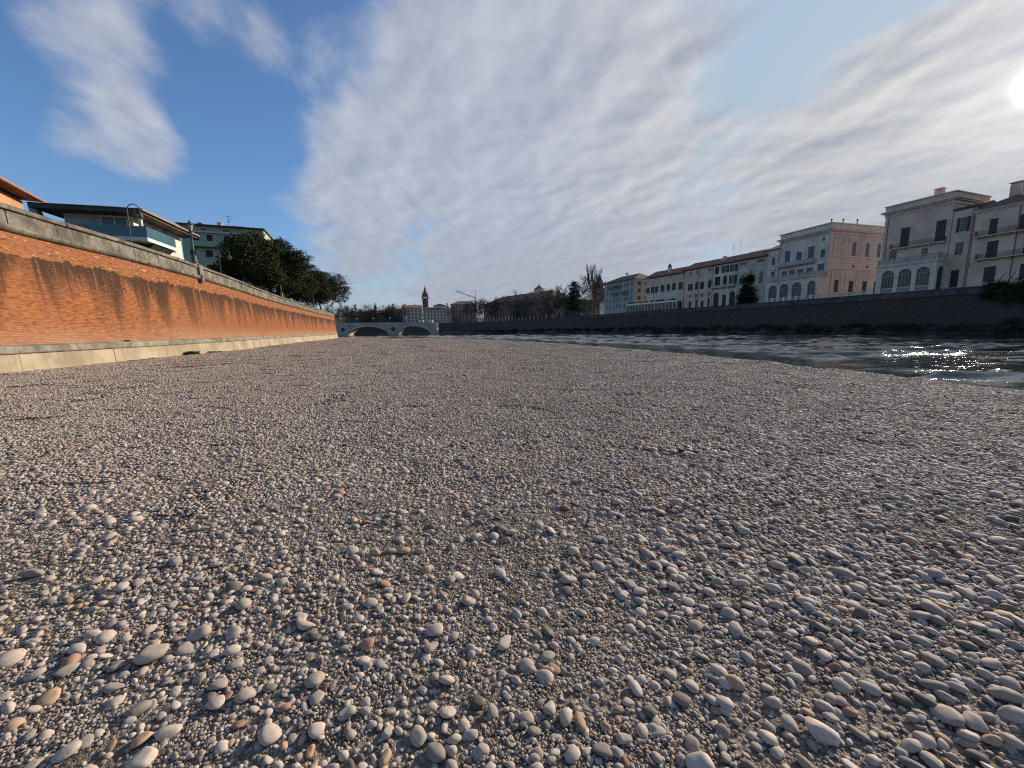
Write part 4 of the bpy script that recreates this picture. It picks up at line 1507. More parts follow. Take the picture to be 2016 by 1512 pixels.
for x0, y0, x1, y1 in ((5.4, 0.15, 8.0, 0.15), (8.05, 0.15, 10.55, 0.15), (10.55, 0.15, 10.55, -2.5), (10.55, -2.55, 10.55, -5.2)):
    mb = MB()
    t = 0.02
    if x0 == x1:
        mb.box(x0 - t, x0 + t, y1, y0, 11.3, 12.35)
    else:
        mb.box(x0, x1, y0 - t, y0 + t, 11.3, 12.35)
    mb.build('glass_panel', M_glassb, bl)
mb = MB()
mb.box(10.0, 10.25, -0.55, -0.3, 11.3, 13.55)
mb.build('column', P_villa, vl)
mb = MB()
mb.hexa([(9.0, -7.9, 10.5), (10.0, -7.9, 10.5), (10.0, -9.0, 10.5), (9.0, -9.0, 10.5), (9.3, -8.75, 14.25), (9.8, -8.75, 14.25), (9.8, -9.2, 14.25), (9.3, -9.2, 14.25)])
mb.build('chimney', P_vgrey, vl)

# terracotta house at the far left
P_terra = pmat('terracotta_plaster', (0.45, 0.24, 0.12), 0.9, 0.15, 0.5, 0.1)
oh, Lo = place('terracotta_house', 'orange house with low tiled roof and timber pergola at the left end of wall', 'building', (-36.5, 30.5), (-31.5, 22.0))
walls(oh, Lo, 9, 6.5, 11.7, P_terra, [('w', 3.4, 4.6, 9.4, 11.3), ('w', 6.6, 7.8, 9.4, 11.3)], SH_brown, None)
rf = roof_gable(oh, Lo, 9, 11.85, 1.8, M_roofd, 0.9, 2.5)
mb = MB()
mb.box(-0.4, Lo + 0.4, 0.9, 1.05, 11.85, 12.0)
mb.build('gutter', M_copper, rf)
for u in (-0.3, -1.4, -2.5):
    mb = MB()
    mb.box(u - 0.12, u + 0.12, -0.9, -0.65, 6.5, 10.9)
    mb.build('pergola_post', P_terra, oh)
    mb = MB()
    mb.box(u - 0.1, u + 0.1, -4.5, -0.4, 10.901, 11.15)
    mb.build('pergola_beam', P_terra, oh)
for a, b in ((-0.92, -0.63), (-4.5, -4.3)):
    mb = MB()
    mb.box(-2.8, 0.0, a, b, 11.151, 11.4)
    mb.build('pergola_beam', P_terra, oh)

# sage apartment block
K = 1.3
P_apt = pmat('apartment_green', (0.33, 0.40, 0.30), 0.9, 0.1, 0.3, 0.1, streak=0.12)
ap, La = place('apartment_block', 'sage green apartment block with shallow tiled roof behind the trees', 'building', (-56.0, 91.4), (-70.2, 85.8))


def gz(z):
    return 1.7 + (z - 1.7) * K


ops = [(k, a * K, b * K, gz(c), gz(d)) for k, a, b, c, d in [('w', 5.0, 5.9, 18.65, 19.15), ('w', 1.2, 2.1, 18.65, 19.15), ('w', 8.2, 9.0, 18.65, 19.15), ('s', 5.0, 5.9, 16.25, 18.1), ('s', 7.5, 8.3, 16.25, 18.1), ('s', 1.0, 2.2, 16.4, 17.9), ('s', 9.4, 10.2, 16.25, 18.1),
                                                               ('s', 5.1, 6.0, 14.4, 15.6), ('s', 7.7, 8.7, 14.4, 15.6), ('s', 1.2, 2.1, 14.4, 15.6), ('s', 5.1, 6.0, 12.0, 13.2), ('s', 7.7, 8.7, 12.0, 13.2), ('s', 1.2, 2.1, 12.0, 13.2), ('s', 10.0, 10.8, 14.4, 15.6)]]
walls(ap, La, 14, 6.5, gz(19.45), P_apt, ops, SH_dark, P_trim)
mb = MB()
mb.box(-0.15, La + 0.1, 0.0, 0.12, gz(18.45), gz(18.6))
mb.box(-0.25, La + 0.1, 0.0, 0.5, gz(18.35), gz(18.45) - 0.002)
mb.build('string_course', P_trim, ap)
balcony(ap, 3.4 * K, 10.2 * K, gz(16.15), 1.2, P_apt, P_apt, h=1.0)
rf = roof_gable(ap, La, 14, gz(19.45), 1.5, M_roofd, 1.0, 4.0)
chimney(rf, 9.0, -3.5, gz(19.6), gz(20.5), 0.8, P_trim)
chimney(rf, 12.8, -4.0, gz(19.6), gz(20.3), 0.8, P_vtan)
mb = MB()
mb.tube([(7.2, -3.0, gz(19.6)), (7.2, -3.0, gz(21.9))], 0.05, 5)
for z, w in ((21.8, 1.1), (21.4, 0.7), (21.0, 0.5)):
    mb.box(7.2 - w, 7.2 + w * 0.4, -3.03, -2.97, gz(z) - 0.03, gz(z) + 0.03)
mb.build('aerial', M_iron, rf)
mb = MB()
mb.box(4.2, 6.6, -3.5, -2.6, gz(19.7), gz(20.25))
mb.build('roof_housing', P_trim, rf)

# small pink house glimpsed under the trees
pk, Lp = place('pink_house', 'pink house wall glimpsed between tree trunks above the parapet', 'building', (-72.0, 128.0), (-80.0, 122.0))
walls(pk, Lp, 8, 6.5, 13.0, pmat('pink_plaster', (0.55, 0.26, 0.19), 0.9, 0.1), [('w', 2, 3.2, 9.2, 11), ('w', 6, 7.2, 9.2, 11)], SH_dark, P_trim)
roof_gable(pk, Lp, 8, 13.0, 1.8, M_roof)

# ------------------------------------------------------------------ lamps, sign
M_lantern = glass_mat('lantern_glass', (0.30, 0.31, 0.30), 0.2)


def lamp_post(loc, h, label):
    root = thing('lamp_post', label, 'street lamp', loc, 0.3, 'lamps standing on the brick wall')
    mb = MB()
    mb.lathe([(0.30, 0.0), (0.30, 0.12), (0.22, 0.18), (0.24, 0.45), (0.16, 0.55), (0.20, 0.65), (0.15, 0.78), (0.11, 0.85)], 10)
    mb.build('base', M_green_iron, root, True)
    mb = MB()
    mb.lathe([(0.10, 0.8), (0.085, 1.2), (0.11, 1.25), (0.08, 1.3), (0.065, h - 1.2), (0.11, h - 1.15), (0.06, h - 1.08), (0.05, h - 0.95)], 10)
    mb.build('post', M_green_iron, root, True)
    mb = MB()
    mb.lathe([(0.06, h - 0.96), (0.16, h - 0.88), (0.17, h - 0.84)], 6)
    for k in range(6):
        t = k / 6 * 2 * math.pi
        mb.tube([(0.15 * math.cos(t), 0.15 * math.sin(t), h - 0.86), (0.27 * math.cos(t), 0.27 * math.sin(t), h - 0.34)], 0.016, 4)
    fr = mb.build('lantern', M_green_iron, root)
    mb = MB()
    mb.lathe([(0.14, h - 0.84), (0.25, h - 0.36)], 6)
    mb.build('lantern_glass', M_lantern, fr)
    mb = MB()
    mb.lathe([(0.33, h - 0.35), (0.30, h - 0.30), (0.17, h - 0.16), (0.12, h - 0.13), (0.12, h - 0.08), (0.03, h - 0.02), (0.025, h + 0.12), (0.001, h + 0.16)], 6)
    mb.build('lantern_cap', M_green_iron, fr)
    return root


for y_, h_, lb in ((34.2, 3.6, 'tall green lamp post on its stone pier nearest on the brick wall'), (65.5, 4.2, 'green lamp post with glass lantern beside the white sign on wall'), (94, 4.0, 'thin lamp post in front of the dark trees, third along the wall'),
                   (127, 3.8, 'small lamp post before the last tree on the wall'), (139, 4.0, 'last lamp post at the far end of the brick wall')):
    s_ = s_at_y(y_)
    x_, yy_ = along(s_, 0.94)
    lamp_post((float(x_), float(yy_), 7.50), h_, lb)


def crook_lamp(loc, h, rz, r, label, shade):
    root = thing('crook_lamp', label, 'street lamp', loc, rz)
    mb = MB()
    mb.lathe([(0.14, 0), (0.14, 0.3), (0.07, 0.36), (0.05, 0.5)], 8)
    mb.build('base', M_green_iron, root)
    mb = MB()
    pts = [(0, 0, 0.4), (0, 0, h - r)] + [(r - r * math.cos(t), 0, h - r + r * math.sin(t)) for t in np.linspace(0.2, math.pi * 1.05, 12)]
    mb.tube(pts, 0.032, 6)
    mb.build('post', M_green_iron, root)
    e = pts[-1]
    mb = MB()
    cr_ = [(e[0] - 0.42 * r * (1 - math.cos(t)), 0, e[2] + 0.05 + 0.4 * r * math.sin(t)) for t in np.linspace(0, 4.2, 10)]
    mb.tube(cr_, 0.025, 5)
    mb.build('scroll', M_green_iron, root)
    mb = MB()
    z = e[2]
    mb.lathe([(0.03, z), (0.05, z - 0.15), (0.10, z - 0.22), (0.30 * shade, z - 0.5), (0.26 * shade, z - 0.5)], 12, e[0], 0)
    mb.build('lamp_shade', M_green_iron, root, True)
    mb = MB()
    mb.lathe([(0.05, z - 0.46), (0.14 * shade, z - 0.52), (0.12 * shade, z - 0.6), (0.02, z - 0.64)], 10, e[0], 0)
    mb.build('bulb', M_lantern, root, True)
    return root


crook_lamp((-28.3, 30.0, 6.5), 4.75, 0.15, 0.42, 'slender crook-topped lamp in front of the villa balcony', 0.6)
crook_lamp((-32.1, 44.0, 6.5), 4.5, 0.2, 0.5, 'hooked lamp with bell shade in front of the apartment block', 1.0)

sg = thing('street_sign', 'white square road sign with dark round symbol facing the river under trees', 'sign', (-38.4, 64.0, 6.5), R(-25))
mb = MB()
mb.tube([(0, 0.04, 0), (0, 0.04, 2.9)], 0.03, 6)
mb.build('pole', M_iron, sg)
mb = MB()
mb.box(-0.38, 0.38, -0.01, 0.01, 1.75, 2.8)
pl = mb.build('plate', M_white, sg)
mb = MB()
mb.tube([(0, -0.012, 2.4), (0, -0.02, 2.4)], 0.27, 20)
mb.build('symbol', flat('sign_black', (0.03, 0.03, 0.035)), pl)
mb = MB()
mb.box(-0.2, 0.2, -0.02, -0.012, 1.9, 1.96)
mb.build('lettering', MATS['sign_black'], pl)

# ------------------------------------------------------------------ trees
def leaf_cloud(centres, radii, count, size, seed, flat_=0.85, shell=0.55, mat=None, name='crown', parent=None, squash_bottom=True):
    """leaf-sized quads gathered in clumps through the volume of several lobes"""
    g = np.random.default_rng(seed)
    C, Rr = np.array(centres, float), np.array(radii, float)
    vol = (Rr ** 2).prod(1) ** (1 / 3.0)
    pick = g.choice(len(C), size=count // 26, p=vol / vol.sum())
    d = g.normal(size=(len(pick), 3))
    d /= np.linalg.norm(d, axis=1)[:, None]
    rad = (shell + (1 - shell) * g.random(len(pick))) ** 0.6
    cl = C[pick] + d * Rr[pick] * (rad * (0.86 + 0.26 * g.random(len(pick))))[:, None]
    base = np.repeat(cl, 26, axis=0)
    n = len(base)
    pos = base + g.normal(size=(n, 3)) * size * np.array([2.3, 2.3, 1.5])
    a = g.normal(size=(n, 3))
    a /= np.linalg.norm(a, axis=1)[:, None]
    b = g.normal(size=(n, 3))
    b -= a * (a * b).sum(1)[:, None]
    b /= np.linalg.norm(b, axis=1)[:, None]
    s = size * (0.6 + 0.8 * g.random(n))[:, None]
    v = np.stack([pos - a * s, pos - b * s * 0.5, pos + a * s, pos + b * s * 0.5], 1).reshape(-1, 3)
    q = np.arange(n * 4).reshape(n, 4)
    me = bpy.data.meshes.new(name)
    me.vertices.add(len(v))
    me.vertices.foreach_set('co', v.ravel())
    me.loops.add(q.size)
    me.loops.foreach_set('vertex_index', q.ravel().astype(np.int32))
    me.polygons.add(n)
    me.polygons.foreach_set('loop_start', np.arange(0, q.size, 4, dtype=np.int32))
    me.update(calc_edges=True)
    me.materials.append(mat)
    o = bpy.data.objects.new(name, me)
    S.collection.objects.link(o)
    o.parent = parent
    return o


def limb_tube(mb, p, d, ln, r, g, n=5, bend=0.35):
    pts, rr = [Vector(p)], [r]
    d = Vector(d).normalized()
    for i in range(4):
        d = (d + Vector(g.normal(size=3)) * bend * 0.3).normalized()
        pts.append(pts[-1] + d * ln / 4)
        rr.append(r * (1 - 0.16 * (i + 1)))
    mb.tube(pts, rr, n)
    return pts, d, rr[-1]


def oak(loc, w, h, seed, label):
    g = np.random.default_rng(seed)
    root = thing('holm_oak', label, 'tree', loc, 0, 'dark evergreen trees behind the brick wall')
    mb = MB()
    pts, d, r = limb_tube(mb, (0, 0, -0.1), (0.05, 0.02, 1), h * 0.35, 0.34, g, 8)
    tr = mb.build('trunk', M_bark, root, True)
    mb = MB()
    for k in range(7):
        t = k / 7 * 6.28 + g.random()
        limb_tube(mb, pts[3] if k % 2 else pts[4], (math.cos(t) * 0.8, math.sin(t) * 0.8, 0.7 + 0.5 * g.random()), h * 0.42, 0.15, g)
    mb.build('limbs', M_bark, root, True)
    cs, rs = [(0, 0, h * 0.58)], [(w * 0.40, w * 0.40, h * 0.34)]
    for k in range(11):
        t = k / 11 * 6.28 + g.random() * 0.5
        q = w * (0.20 + 0.17 * g.random())
        cs.append((q * math.cos(t), q * math.sin(t), h * (0.36 + 0.44 * g.random())))
        rr = w * (0.15 + 0.09 * g.random())
        rs.append((rr, rr, rr * 0.85))
    cs.append((w * 0.08, 0, h * 0.86))
    rs.append((w * 0.2, w * 0.2, h * 0.14))
    leaf_cloud(cs, rs, 44000, 0.135, seed + 5, shell=0.35, mat=M_oak, parent=root)
    return root


oak((-39.5, 60.5, 6.5), 9.6, 10.2, 11, 'rounded dark holm oak in front of the green apartment block')
oak((-41.6, 71.0, 6.5), 10.4, 11.6, 12, 'tallest dark holm oak, next behind the one by the apartment block')
oak((-46.8, 84.0, 6.5), 10.0, 10.6, 13, 'dark holm oak third along the wall')
oak((-50.8, 98.0, 6.5), 12.0, 11.8, 14, 'broad holm oak fourth along the wall')
oak((-54.6, 113.0, 6.5), 17.5, 12.2, 15, 'last holm oak of the row leaning out over the wall end')


def bare_mesh(seed, h, spread, levels=5, up=0.5, r0=0.28, mat=M_bark):
    g = np.random.default_rng(seed)
    mb = MB()

    def grow(p, d, ln, r, lev):
        pts, rr = [p], [r]
        for i in range(3):
            d = (d + Vector(g.normal(size=3)) * 0.16 + Vector((0, 0, 0.05 * up))).normalized()
            pts.append(pts[-1] + d * ln / 3)
            rr.append(r * (1 - 0.15 * (i + 1)))
        mb.tube(pts, rr, 5 if lev < 2 else 3, False)
        if lev >= levels:
            return
        n = 3 if lev < levels - 1 else 5
        for k in range(n):
            s = Vector(g.normal(size=3))
            s -= d * s.dot(d)
            s.normalize()
            q = pts[int(g.integers(1, 4))] if k else pts[-1]
            nd_ = (d * (1.0 if k == 0 else 0.75) + s * spread * (0.35 if k == 0 else 1.0) + Vector((0, 0, up * 0.35))).normalized()
            grow(q, nd_, ln * (0.72 + 0.2 * g.random()), max(rr[-1] * 0.74, 0.055), lev + 1)
    grow(Vector((0, 0, -0.2)), Vector((0, 0, 1)), h * 0.26, r0, 0)
    return mb.mesh('bare_branches', mat)

# ------------------------------------------------------------------ bare trees along the far bank
protos = [bare_mesh(21, 15, 0.75), bare_mesh(22, 15, 0.65), bare_mesh(23, 15, 0.85), bare_mesh(24, 15, 0.7, mat=M_barkp), bare_mesh(25, 16, 0.28, 5, 1.4)]


def bare_tree(loc, scale, kind, rz, label, group):
    root = thing('bare_tree', label, 'tree', loc, rz, group)
    o = bpy.data.objects.new('branches', protos[kind])
    S.collection.objects.link(o)
    o.parent = root
    o.scale = (scale, scale, scale * (1.0 if kind < 4 else 1.25))
    mb = MB()
    mb.lathe([(0.42 * scale, -0.2), (0.30 * scale, 0.4), (0.26 * scale, 1.6)], 7)
    mb.build('trunk', M_bark, root, True)
    return root


ORD = 'first second third fourth fifth sixth seventh eighth ninth tenth eleventh twelfth thirteenth fourteenth fifteenth sixteenth seventeenth eighteenth nineteenth twentieth twenty-first twenty-second twenty-third twenty-fourth'.split()
for i in range(15):                                          # planted row in front of the long brick building
    t = i / 14
    i0 = np.interp(t, [0, 1], [0, 1])
    x_, y_ = 30 - 62 * t + rng.normal() * 0.5, 232 + 38 * math.sin(t * 1.4) + rng.normal() * 0.8
    nbx = 4.5
    bare_tree((x_ + 3, y_ + nbx, 7.2 - 0.9 * t), 1.30 + 0.05 * t + 0.06 * rng.normal(), int(rng.integers(0, 4)), rng.random() * 6, 'bare winter tree before the long brown building, %s from its near end' % ORD[i], 'row of bare trees on the far bank')
for x_, y_, sc, k, lb in [(24, 238, 1.5, 0, 'tall bare tree left of the dark cedar'), (29, 230, 1.6, 1, 'tall bare tree behind the dark cedar'), (34.5, 224, 1.65, 2, 'tall spreading bare tree right of the dark cedar'), (38.5, 219, 1.55, 0, 'bare tree between the cedar and the poplar'),
                          (41.2, 213, 1.55, 4, 'slim upright bare poplar beside the far spire'), (43.5, 209, 1.2, 3, 'bare tree in front of the sage corner house'), (19, 245, 1.5, 3, 'bare tree at the near end of the brown building')]:
    bare_tree((x_ + 4, y_ + 3, 7.5), sc, k, rng.random() * 6, lb, None)
for x_, y_, sc, lb in ((-33, 283, 0.95, 'bare tree in front of the orange town house, right one'), (-44, 285, 1.0, 'bare tree in front of the orange town house, left one'), (-23, 281, 1.0, 'bare tree beside the orange town house, towards the brown building')):
    bare_tree((x_, y_, 6.6), sc, int(rng.integers(0, 4)), rng.random() * 6, lb, None)
cd = thing('cedar_tree', 'dark cedar with flat layered boughs among bare trees on far bank', 'tree', (36.0, 226.0, 7.5))
mb = MB()
mb.lathe([(0.5, -0.2), (0.4, 2), (0.25, 12), (0.05, 21)], 7)
mb.build('trunk', M_bark, cd)
cs, rs = [], []
for k in range(16):
    z = 5 + k * 1.0
    t = k * 2.4
    q = 4.0 * (1 - k / 24)
    cs.append((q * 0.6 * math.cos(t), q * 0.6 * math.sin(t), z))
    rs.append((q * 0.75, q * 0.75, 0.35))
leaf_cloud(cs, rs, 7000, 0.30, 61, shell=0.2, mat=M_cyp, parent=cd)

cy = thing('conifer_tree', 'dense dark conical conifer in front of the ochre row house', 'tree', (79.2, 131.0, 7.9))
mb = MB()
mb.lathe([(0.35, -0.2), (0.28, 2.0), (0.05, 11.5)], 7)
mb.build('trunk', M_bark, cy)
cs = [(0.3 * math.sin(k * 2.1), 0.3 * math.cos(k * 2.1), 1.4 + k * 1.05) for k in range(11)]
rs = [(3.7 * (1 - (k / 11.5) ** 1.5) + 0.25, 3.7 * (1 - (k / 11.5) ** 1.6) + 0.25, 1.2) for k in range(11)]
leaf_cloud(cs, rs, 16000, 0.20, 62, shell=0.5, mat=M_cyp, parent=cy)

iv = thing('ivy_hedge', 'dark ivy mass hanging over the opposite bank wall at the right', 'hedge', (92.5, 74.5, 3.0))
mb = MB()
for k in range(9):
    y_ = -8 + k * 1.2
    mb.tube([(2 - y_ * 0.28, y_, 3), (0.4 - y_ * 0.28, y_ + 0.3, 4.5), (-0.4 - y_ * 0.28, y_, 6.6), (0.6 - y_ * 0.28, y_ - 0.2, 8.2)], 0.07, 4)
mb.build('stems', M_bark, iv)
cs = [(0.2 - y_ * 0.28, y_, 4.4 + 0.5 * math.sin(y_ * 1.3)) for y_ in np.arange(-10, 3.0, 1.3)]
rs = [(1.1, 1.1, 3.1 - 0.25 * abs(y_ + 3.5)) for y_ in np.arange(-10, 3.0, 1.3)]
leaf_cloud(cs, rs, 14000, 0.16, 63, shell=0.4, mat=M_ivy, parent=iv, name='leaves')

# scrub and stones along the foot of the far bank
sel = [i for i in range(len(bt)) if 40 < bt[i, 1] < 262]
cs, rs = [], []
for i in sel:
    for _ in range(2):
        t = rng.random()
        p = bf2[i] + (wfoot[i] - bf2[i]) * (0.1 + 0.9 * t) + rng.normal(size=2) * 0.4
        cs.append((p[0], p[1], 0.2 + 1.2 * t + rng.random() * 0.5))
        q = 0.5 + rng.random() * 0.9
        rs.append((q, q, q * 0.7))
tag(leaf_cloud(cs, rs, 60000, 0.16, 64, shell=0.3, mat=M_scrub, name='bank_scrub'), 'tangled dark winter scrub along the foot of the opposite bank', 'scrub', kind='stuff')

# ------------------------------------------------------------------ bridge
M_bridge = pmat('bridge_stone', (0.42, 0.37, 0.31), 0.85, 0.18, 0.25, 0.15, streak=0.25)
br = thing('stone_bridge', 'pale stone bridge of low arches with round openings over its piers', 'bridge', (-73.1, 240, -0.5), R(2))
SP = 30.4
for k in (-3, -2, -1, 0):
    xa, xb = k * SP + 2.4, (k + 1) * SP - 2.4
    if k == 0:
        xb = 23.0
    mb = MB()
    n = 24
    zt = 6.35
    prev = None
    for i in range(n + 1):
        t = i / n
        x = xa + (xb - xa) * t
        zb = -0.4 + 5.7 * math.sqrt(max(0, 1 - (2 * t - 1) ** 2)) ** 1.15
        cur = [(x, 0, zb), (x, 9, zb), (x, 9, zt), (x, 0, zt)]
        if prev:
            mb.poly([prev[0], cur[0], cur[3], prev[3]])
            mb.poly([prev[1], prev[2], cur[2], cur[1]])
            mb.poly([prev[0], prev[1], cur[1], cur[0]])
            mb.poly([prev[3], cur[3], cur[2], prev[2]])
        prev = cur
    a_ = mb.build('arch', M_bridge, br)
    mb = MB()
    for i in range(n):
        for t0, t1 in ((i / n, (i + 1) / n),):
            q = []
            for t, e in ((t0, 0), (t1, 0), (t1, 0.55), (t0, 0.55)):
                x = xa + (xb - xa) * t
                zb = -0.4 + 5.7 * math.sqrt(max(0, 1 - (2 * t - 1) ** 2)) ** 1.15
                q.append((x, -0.12, min(zb + e, 6.2)))
            mb.poly(q)
    mb.build('arch_ring', P_trim, a_)
for k in (-3, -2, -1, 0):
    x = k * SP
    mb = MB()
    mb.box(x - 2.4, x + 2.4, -0.02, 9.02, -2.5, 6.35)
    mb.prism([(x - 2.4, -0.03), (x + 2.4, -0.03), (x + 1.2, -1.6), (x - 1.2, -1.6)], 'z', -2.5, 1.0)
    p_ = mb.build('pier', M_bridge, br)
    mb = MB()
    mb.tube([(x, -0.03, 3.55), (x, -0.08, 3.55)], 1.35, 24)
    mb.build('roundel_shade', M_iron, p_)  # flat black disc paints the shade inside the round opening
    mb = MB()
    for i in range(24):
        t0, t1 = i / 24 * 6.2832, (i + 1) / 24 * 6.2832
        mb.hexa([(x + q * math.cos(t), yy, 3.55 + q * math.sin(t)) for yy in (-0.03, -0.2) for q, t in ((1.35, t0), (1.35, t1), (1.62, t1), (1.62, t0))])
    mb.build('roundel_ring', P_trim, p_)
mb = MB()
mb.box(23.0, 26.5, -0.4, 9.4, -2.5, 7.0)
mb.build('abutment', M_bridge, br)
mb = MB()
mb.box(-130, 24, -0.35, 9.35, 6.36, 6.62)
dk = mb.build('deck_cornice', P_trim, br)
mb = MB()
for x in np.arange(-130, 24, 3.0):
    mb.box(x, x + 0.5, -0.25, 0.05, 6.621, 7.55)
    mb.box(x + 0.5, x + 3.0, -0.18, 0.0, 6.621, 7.2)
mb.box(-130, 24, -0.3, 0.1, 7.551, 7.72)
mb.box(-130, 24, -0.12, -0.06, 7.2, 7.55)
mb.build('parapet', M_bridge, br)
M_globe = flat('white_globe', (0.75, 0.75, 0.73), 0.4)
for k in range(7):
    x = -42 + k * 10
    root = thing('bridge_lamp', 'small street lamp with pale shade on the bridge, %s from the left' % ORD[k], 'street lamp', (0, 0, 0), 0, 'lamps on the bridge')
    w = br.matrix_basis @ Vector((x, 0.6, 6.6))
    root.location = w
    mb = MB()
    mb.lathe([(0.1, 0), (0.07, 0.6), (0.05, 3.6)], 6)
    mb.build('post', M_iron, root)
    mb = MB()
    mb.lathe([(0.1, 3.5), (0.45, 3.6), (0.40, 3.75), (0.1, 3.9)], 8)
    mb.build('lamp_head', M_globe, root)

# ------------------------------------------------------------------ far town beyond the bridge
P_far1 = pmat('far_cream', (0.56, 0.46, 0.34), 0.9, 0.15)
P_far2 = pmat('far_orange', (0.42, 0.26, 0.17), 0.9, 0.15)
P_far3 = pmat('far_brown_brick', (0.24, 0.135, 0.095), 0.9, 0.3, 0.3)
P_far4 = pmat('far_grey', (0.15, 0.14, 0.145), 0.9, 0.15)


def town_house(name, label, Pa, Pb, depth, z0, ze, mat, cols, rows, roofm, rise, hip=0.0, ww=1.2, wh=1.8, margin=1.2, shm=None):
    h, Lh = place(name, label, 'building', Pa, Pb)
    ops = []
    for i in range(cols):
        u = margin + (Lh - 2 * margin - ww) * i / max(1, cols - 1)
        for j in range(rows):
            z = z0 + 1.6 + (ze - z0 - 2.0) * j / rows
            ops.append(('w', u, u + ww, z, z + wh))
    walls(h, Lh, depth, z0, ze, mat, ops, SH_dark, None)
    r = roof_gable(h, Lh, depth, ze, rise, roofm, 0.9, hip)
    return h, r


h, r = town_house('town_house', 'cream four-storey town house below the church tower', (-45.5, 291), (-66.5, 292), 13, 6.5, 17.4, P_far1, 8, 4, M_roofd, 1.8, 3)
mb = MB()
mb.box(4, 13, -10, -2.5, 17.6, 20.4)
mb.build('roof_storey', P_far1, h)
mb = MB()
mb.prism([(3.4, 20.41), (13.6, 20.41), (8.5, 21.6)], 'y', -10.5, -2.0)
mb.build('storey_roof', M_roofd, h)
h, r = town_house('town_house', 'balconied town house left of the cream one, partly glazed', (-67.0, 293), (-80.5, 289), 13, 6.5, 18.6, P_far1, 5, 4, M_roofd, 2.4)
h, r = town_house('town_house', 'orange town house with hipped roof below the crane', (-27.0, 301), (-46.5, 299), 14, 6.5, 21.2, P_far2, 7, 5, M_roofd, 3.0, 6)
# small white kiosks by the abutment
for x_, y_, lb in ((-62, 268, 'small white kiosk by the bridge end, left one'), (-55.5, 267, 'small white kiosk by the bridge end, right one')):
    kq = thing('kiosk', lb, 'kiosk', (x_, y_, 6.4))
    mb = MB()
    mb.box(-1.6, 1.6, -1.2, 1.2, 0, 2.6)
    mb.build('body', M_white, kq)
    mb = MB()
    mb.prism([(-1.9, 2.61), (1.9, 2.61), (0, 3.3)], 'y', -1.4, 1.4)
    mb.build('roof', P_far4, kq)
# long brown building with a lantern on its ridge
lb_, Lb = place('long_brick_building', 'long dark brown building with pale ground floor and rooftop lantern behind bare trees', 'building', (24.2, 262), (-23.6, 332))
ops = []
for i in range(18):
    u = 3 + i * 4.5
    ops += [('A', u, u + 2.2, 7.6, 11.2)]
    for z in (13.5, 17.5):
        ops.append(('w', u + 0.3, u + 1.8, z, z + 2.2))
walls(lb_, Lb, 26, 6.5, 22.5, P_far3, ops, SH_dark, None)
for i in range(18):
    mb = MB()
    u = 3 + i * 4.5
    mb.box(u - 1.9, u - 0.15, 0.001, 0.12, 6.5, 11.9)
    mb.build('pilaster', P_trim, lb_)
rf = roof_gable(lb_, Lb, 26, 22.5, 6.5, M_roofd, 0.8, 10)
mb = MB()
mb.box(23, 29, -15.5, -10.5, 27.5, 31.2)
mb.box(22, 36, -15, -11, 27.0, 29.4)
ct = mb.build('lantern', P_far1, rf)
mb = MB()
mb.lathe([(4.2, 31.2), (2.2, 32.4), (0.4, 33.8), (0.1, 36.2)], 4, 26, -13)
mb.build('lantern_roof', M_roofd, ct)

# church tower
M_tower = pmat('tower_brick', (0.13, 0.09, 0.078), 0.9, 0.25, 0.3)
P_dark = pmat('spire_stone', (0.14, 0.12, 0.115), 0.9, 0.2, 0.4)


def church(name, label, x, y, w, z0, zs, zt, mat):
    c = thing(name, label, 'tower', (x, y, 0), 0.12)
    mb = MB()
    t = w / 2
    mb.box(-t, t, -t, t, z0, zs - 4.4)
    mb.box(-t * 0.96, t * 0.96, -t * 0.96, t * 0.96, zs - 4.399, zs - 3.2)
    for sx in (-1, 1):
        for sy in (-1, 1):
            mb.box(sx * t * 0.95 - 0.55, sx * t * 0.95 + 0.55, sy * t * 0.95 - 0.55, sy * t * 0.95 + 0.55, zs - 3.199, zs - 1.8)
    mb.box(-t * 1.0, t * 1.0, -t * 1.0, t * 1.0, zs - 1.799, zs)
    mb.box(-0.35, 0.35, -t * 0.95, t * 0.95, zs - 3.199, zs - 1.8)
    body = mb.build('shaft', mat, c)
    for sx in (-1, 1):
        for sy in (-1, 1):
            mb = MB()
            mb.lathe([(0.3, zs), (0.25, zs + 0.7), (0.03, zs + 1.7)], 5, sx * t * 0.88, sy * t * 0.88)
            mb.build('pinnacle', P_dark, c)
    mb = MB()
    mb.lathe([(t * 0.86, zs), (t * 0.8, zs + 0.5), (0.08, zt - 0.6), (0.03, zt + 1.6)], 8)
    mb.build('spire', P_dark, c, False)
    return c


church('church_tower', 'brick bell tower with pointed spire above the cream town houses', -72.7, 332, 4.6, 7, 32.0, 39.8, M_tower)
church('spire_tower', 'sharp dark spire between the poplar and the sage corner house', 59.6, 268, 6.6, 7, 32.0, 38.5, P_dark)
# crane
cr = thing('tower_crane', 'distant tower crane with raised jib over the orange town house', 'crane', (-39.0, 420, 6))


def lattice(mb, a, b, w, n):
    a, b = Vector(a), Vector(b)
    for oy in (-w, w):
        for oz in (-w, w):
            o_ = Vector((oz if abs((b - a).z) > 10 else 0, oy, oz if abs((b - a).z) <= 10 else 0))
            mb.tube([a + o_, b + o_], 0.14, 4)
    for i in range(n):
        p, q = a + (b - a) * (i / n), a + (b - a) * ((i + 1) / n)
        s = w if i % 2 else -w
        mb.tube([p + Vector((0, s, s)), q + Vector((0, -s, -s))], 0.09, 3)


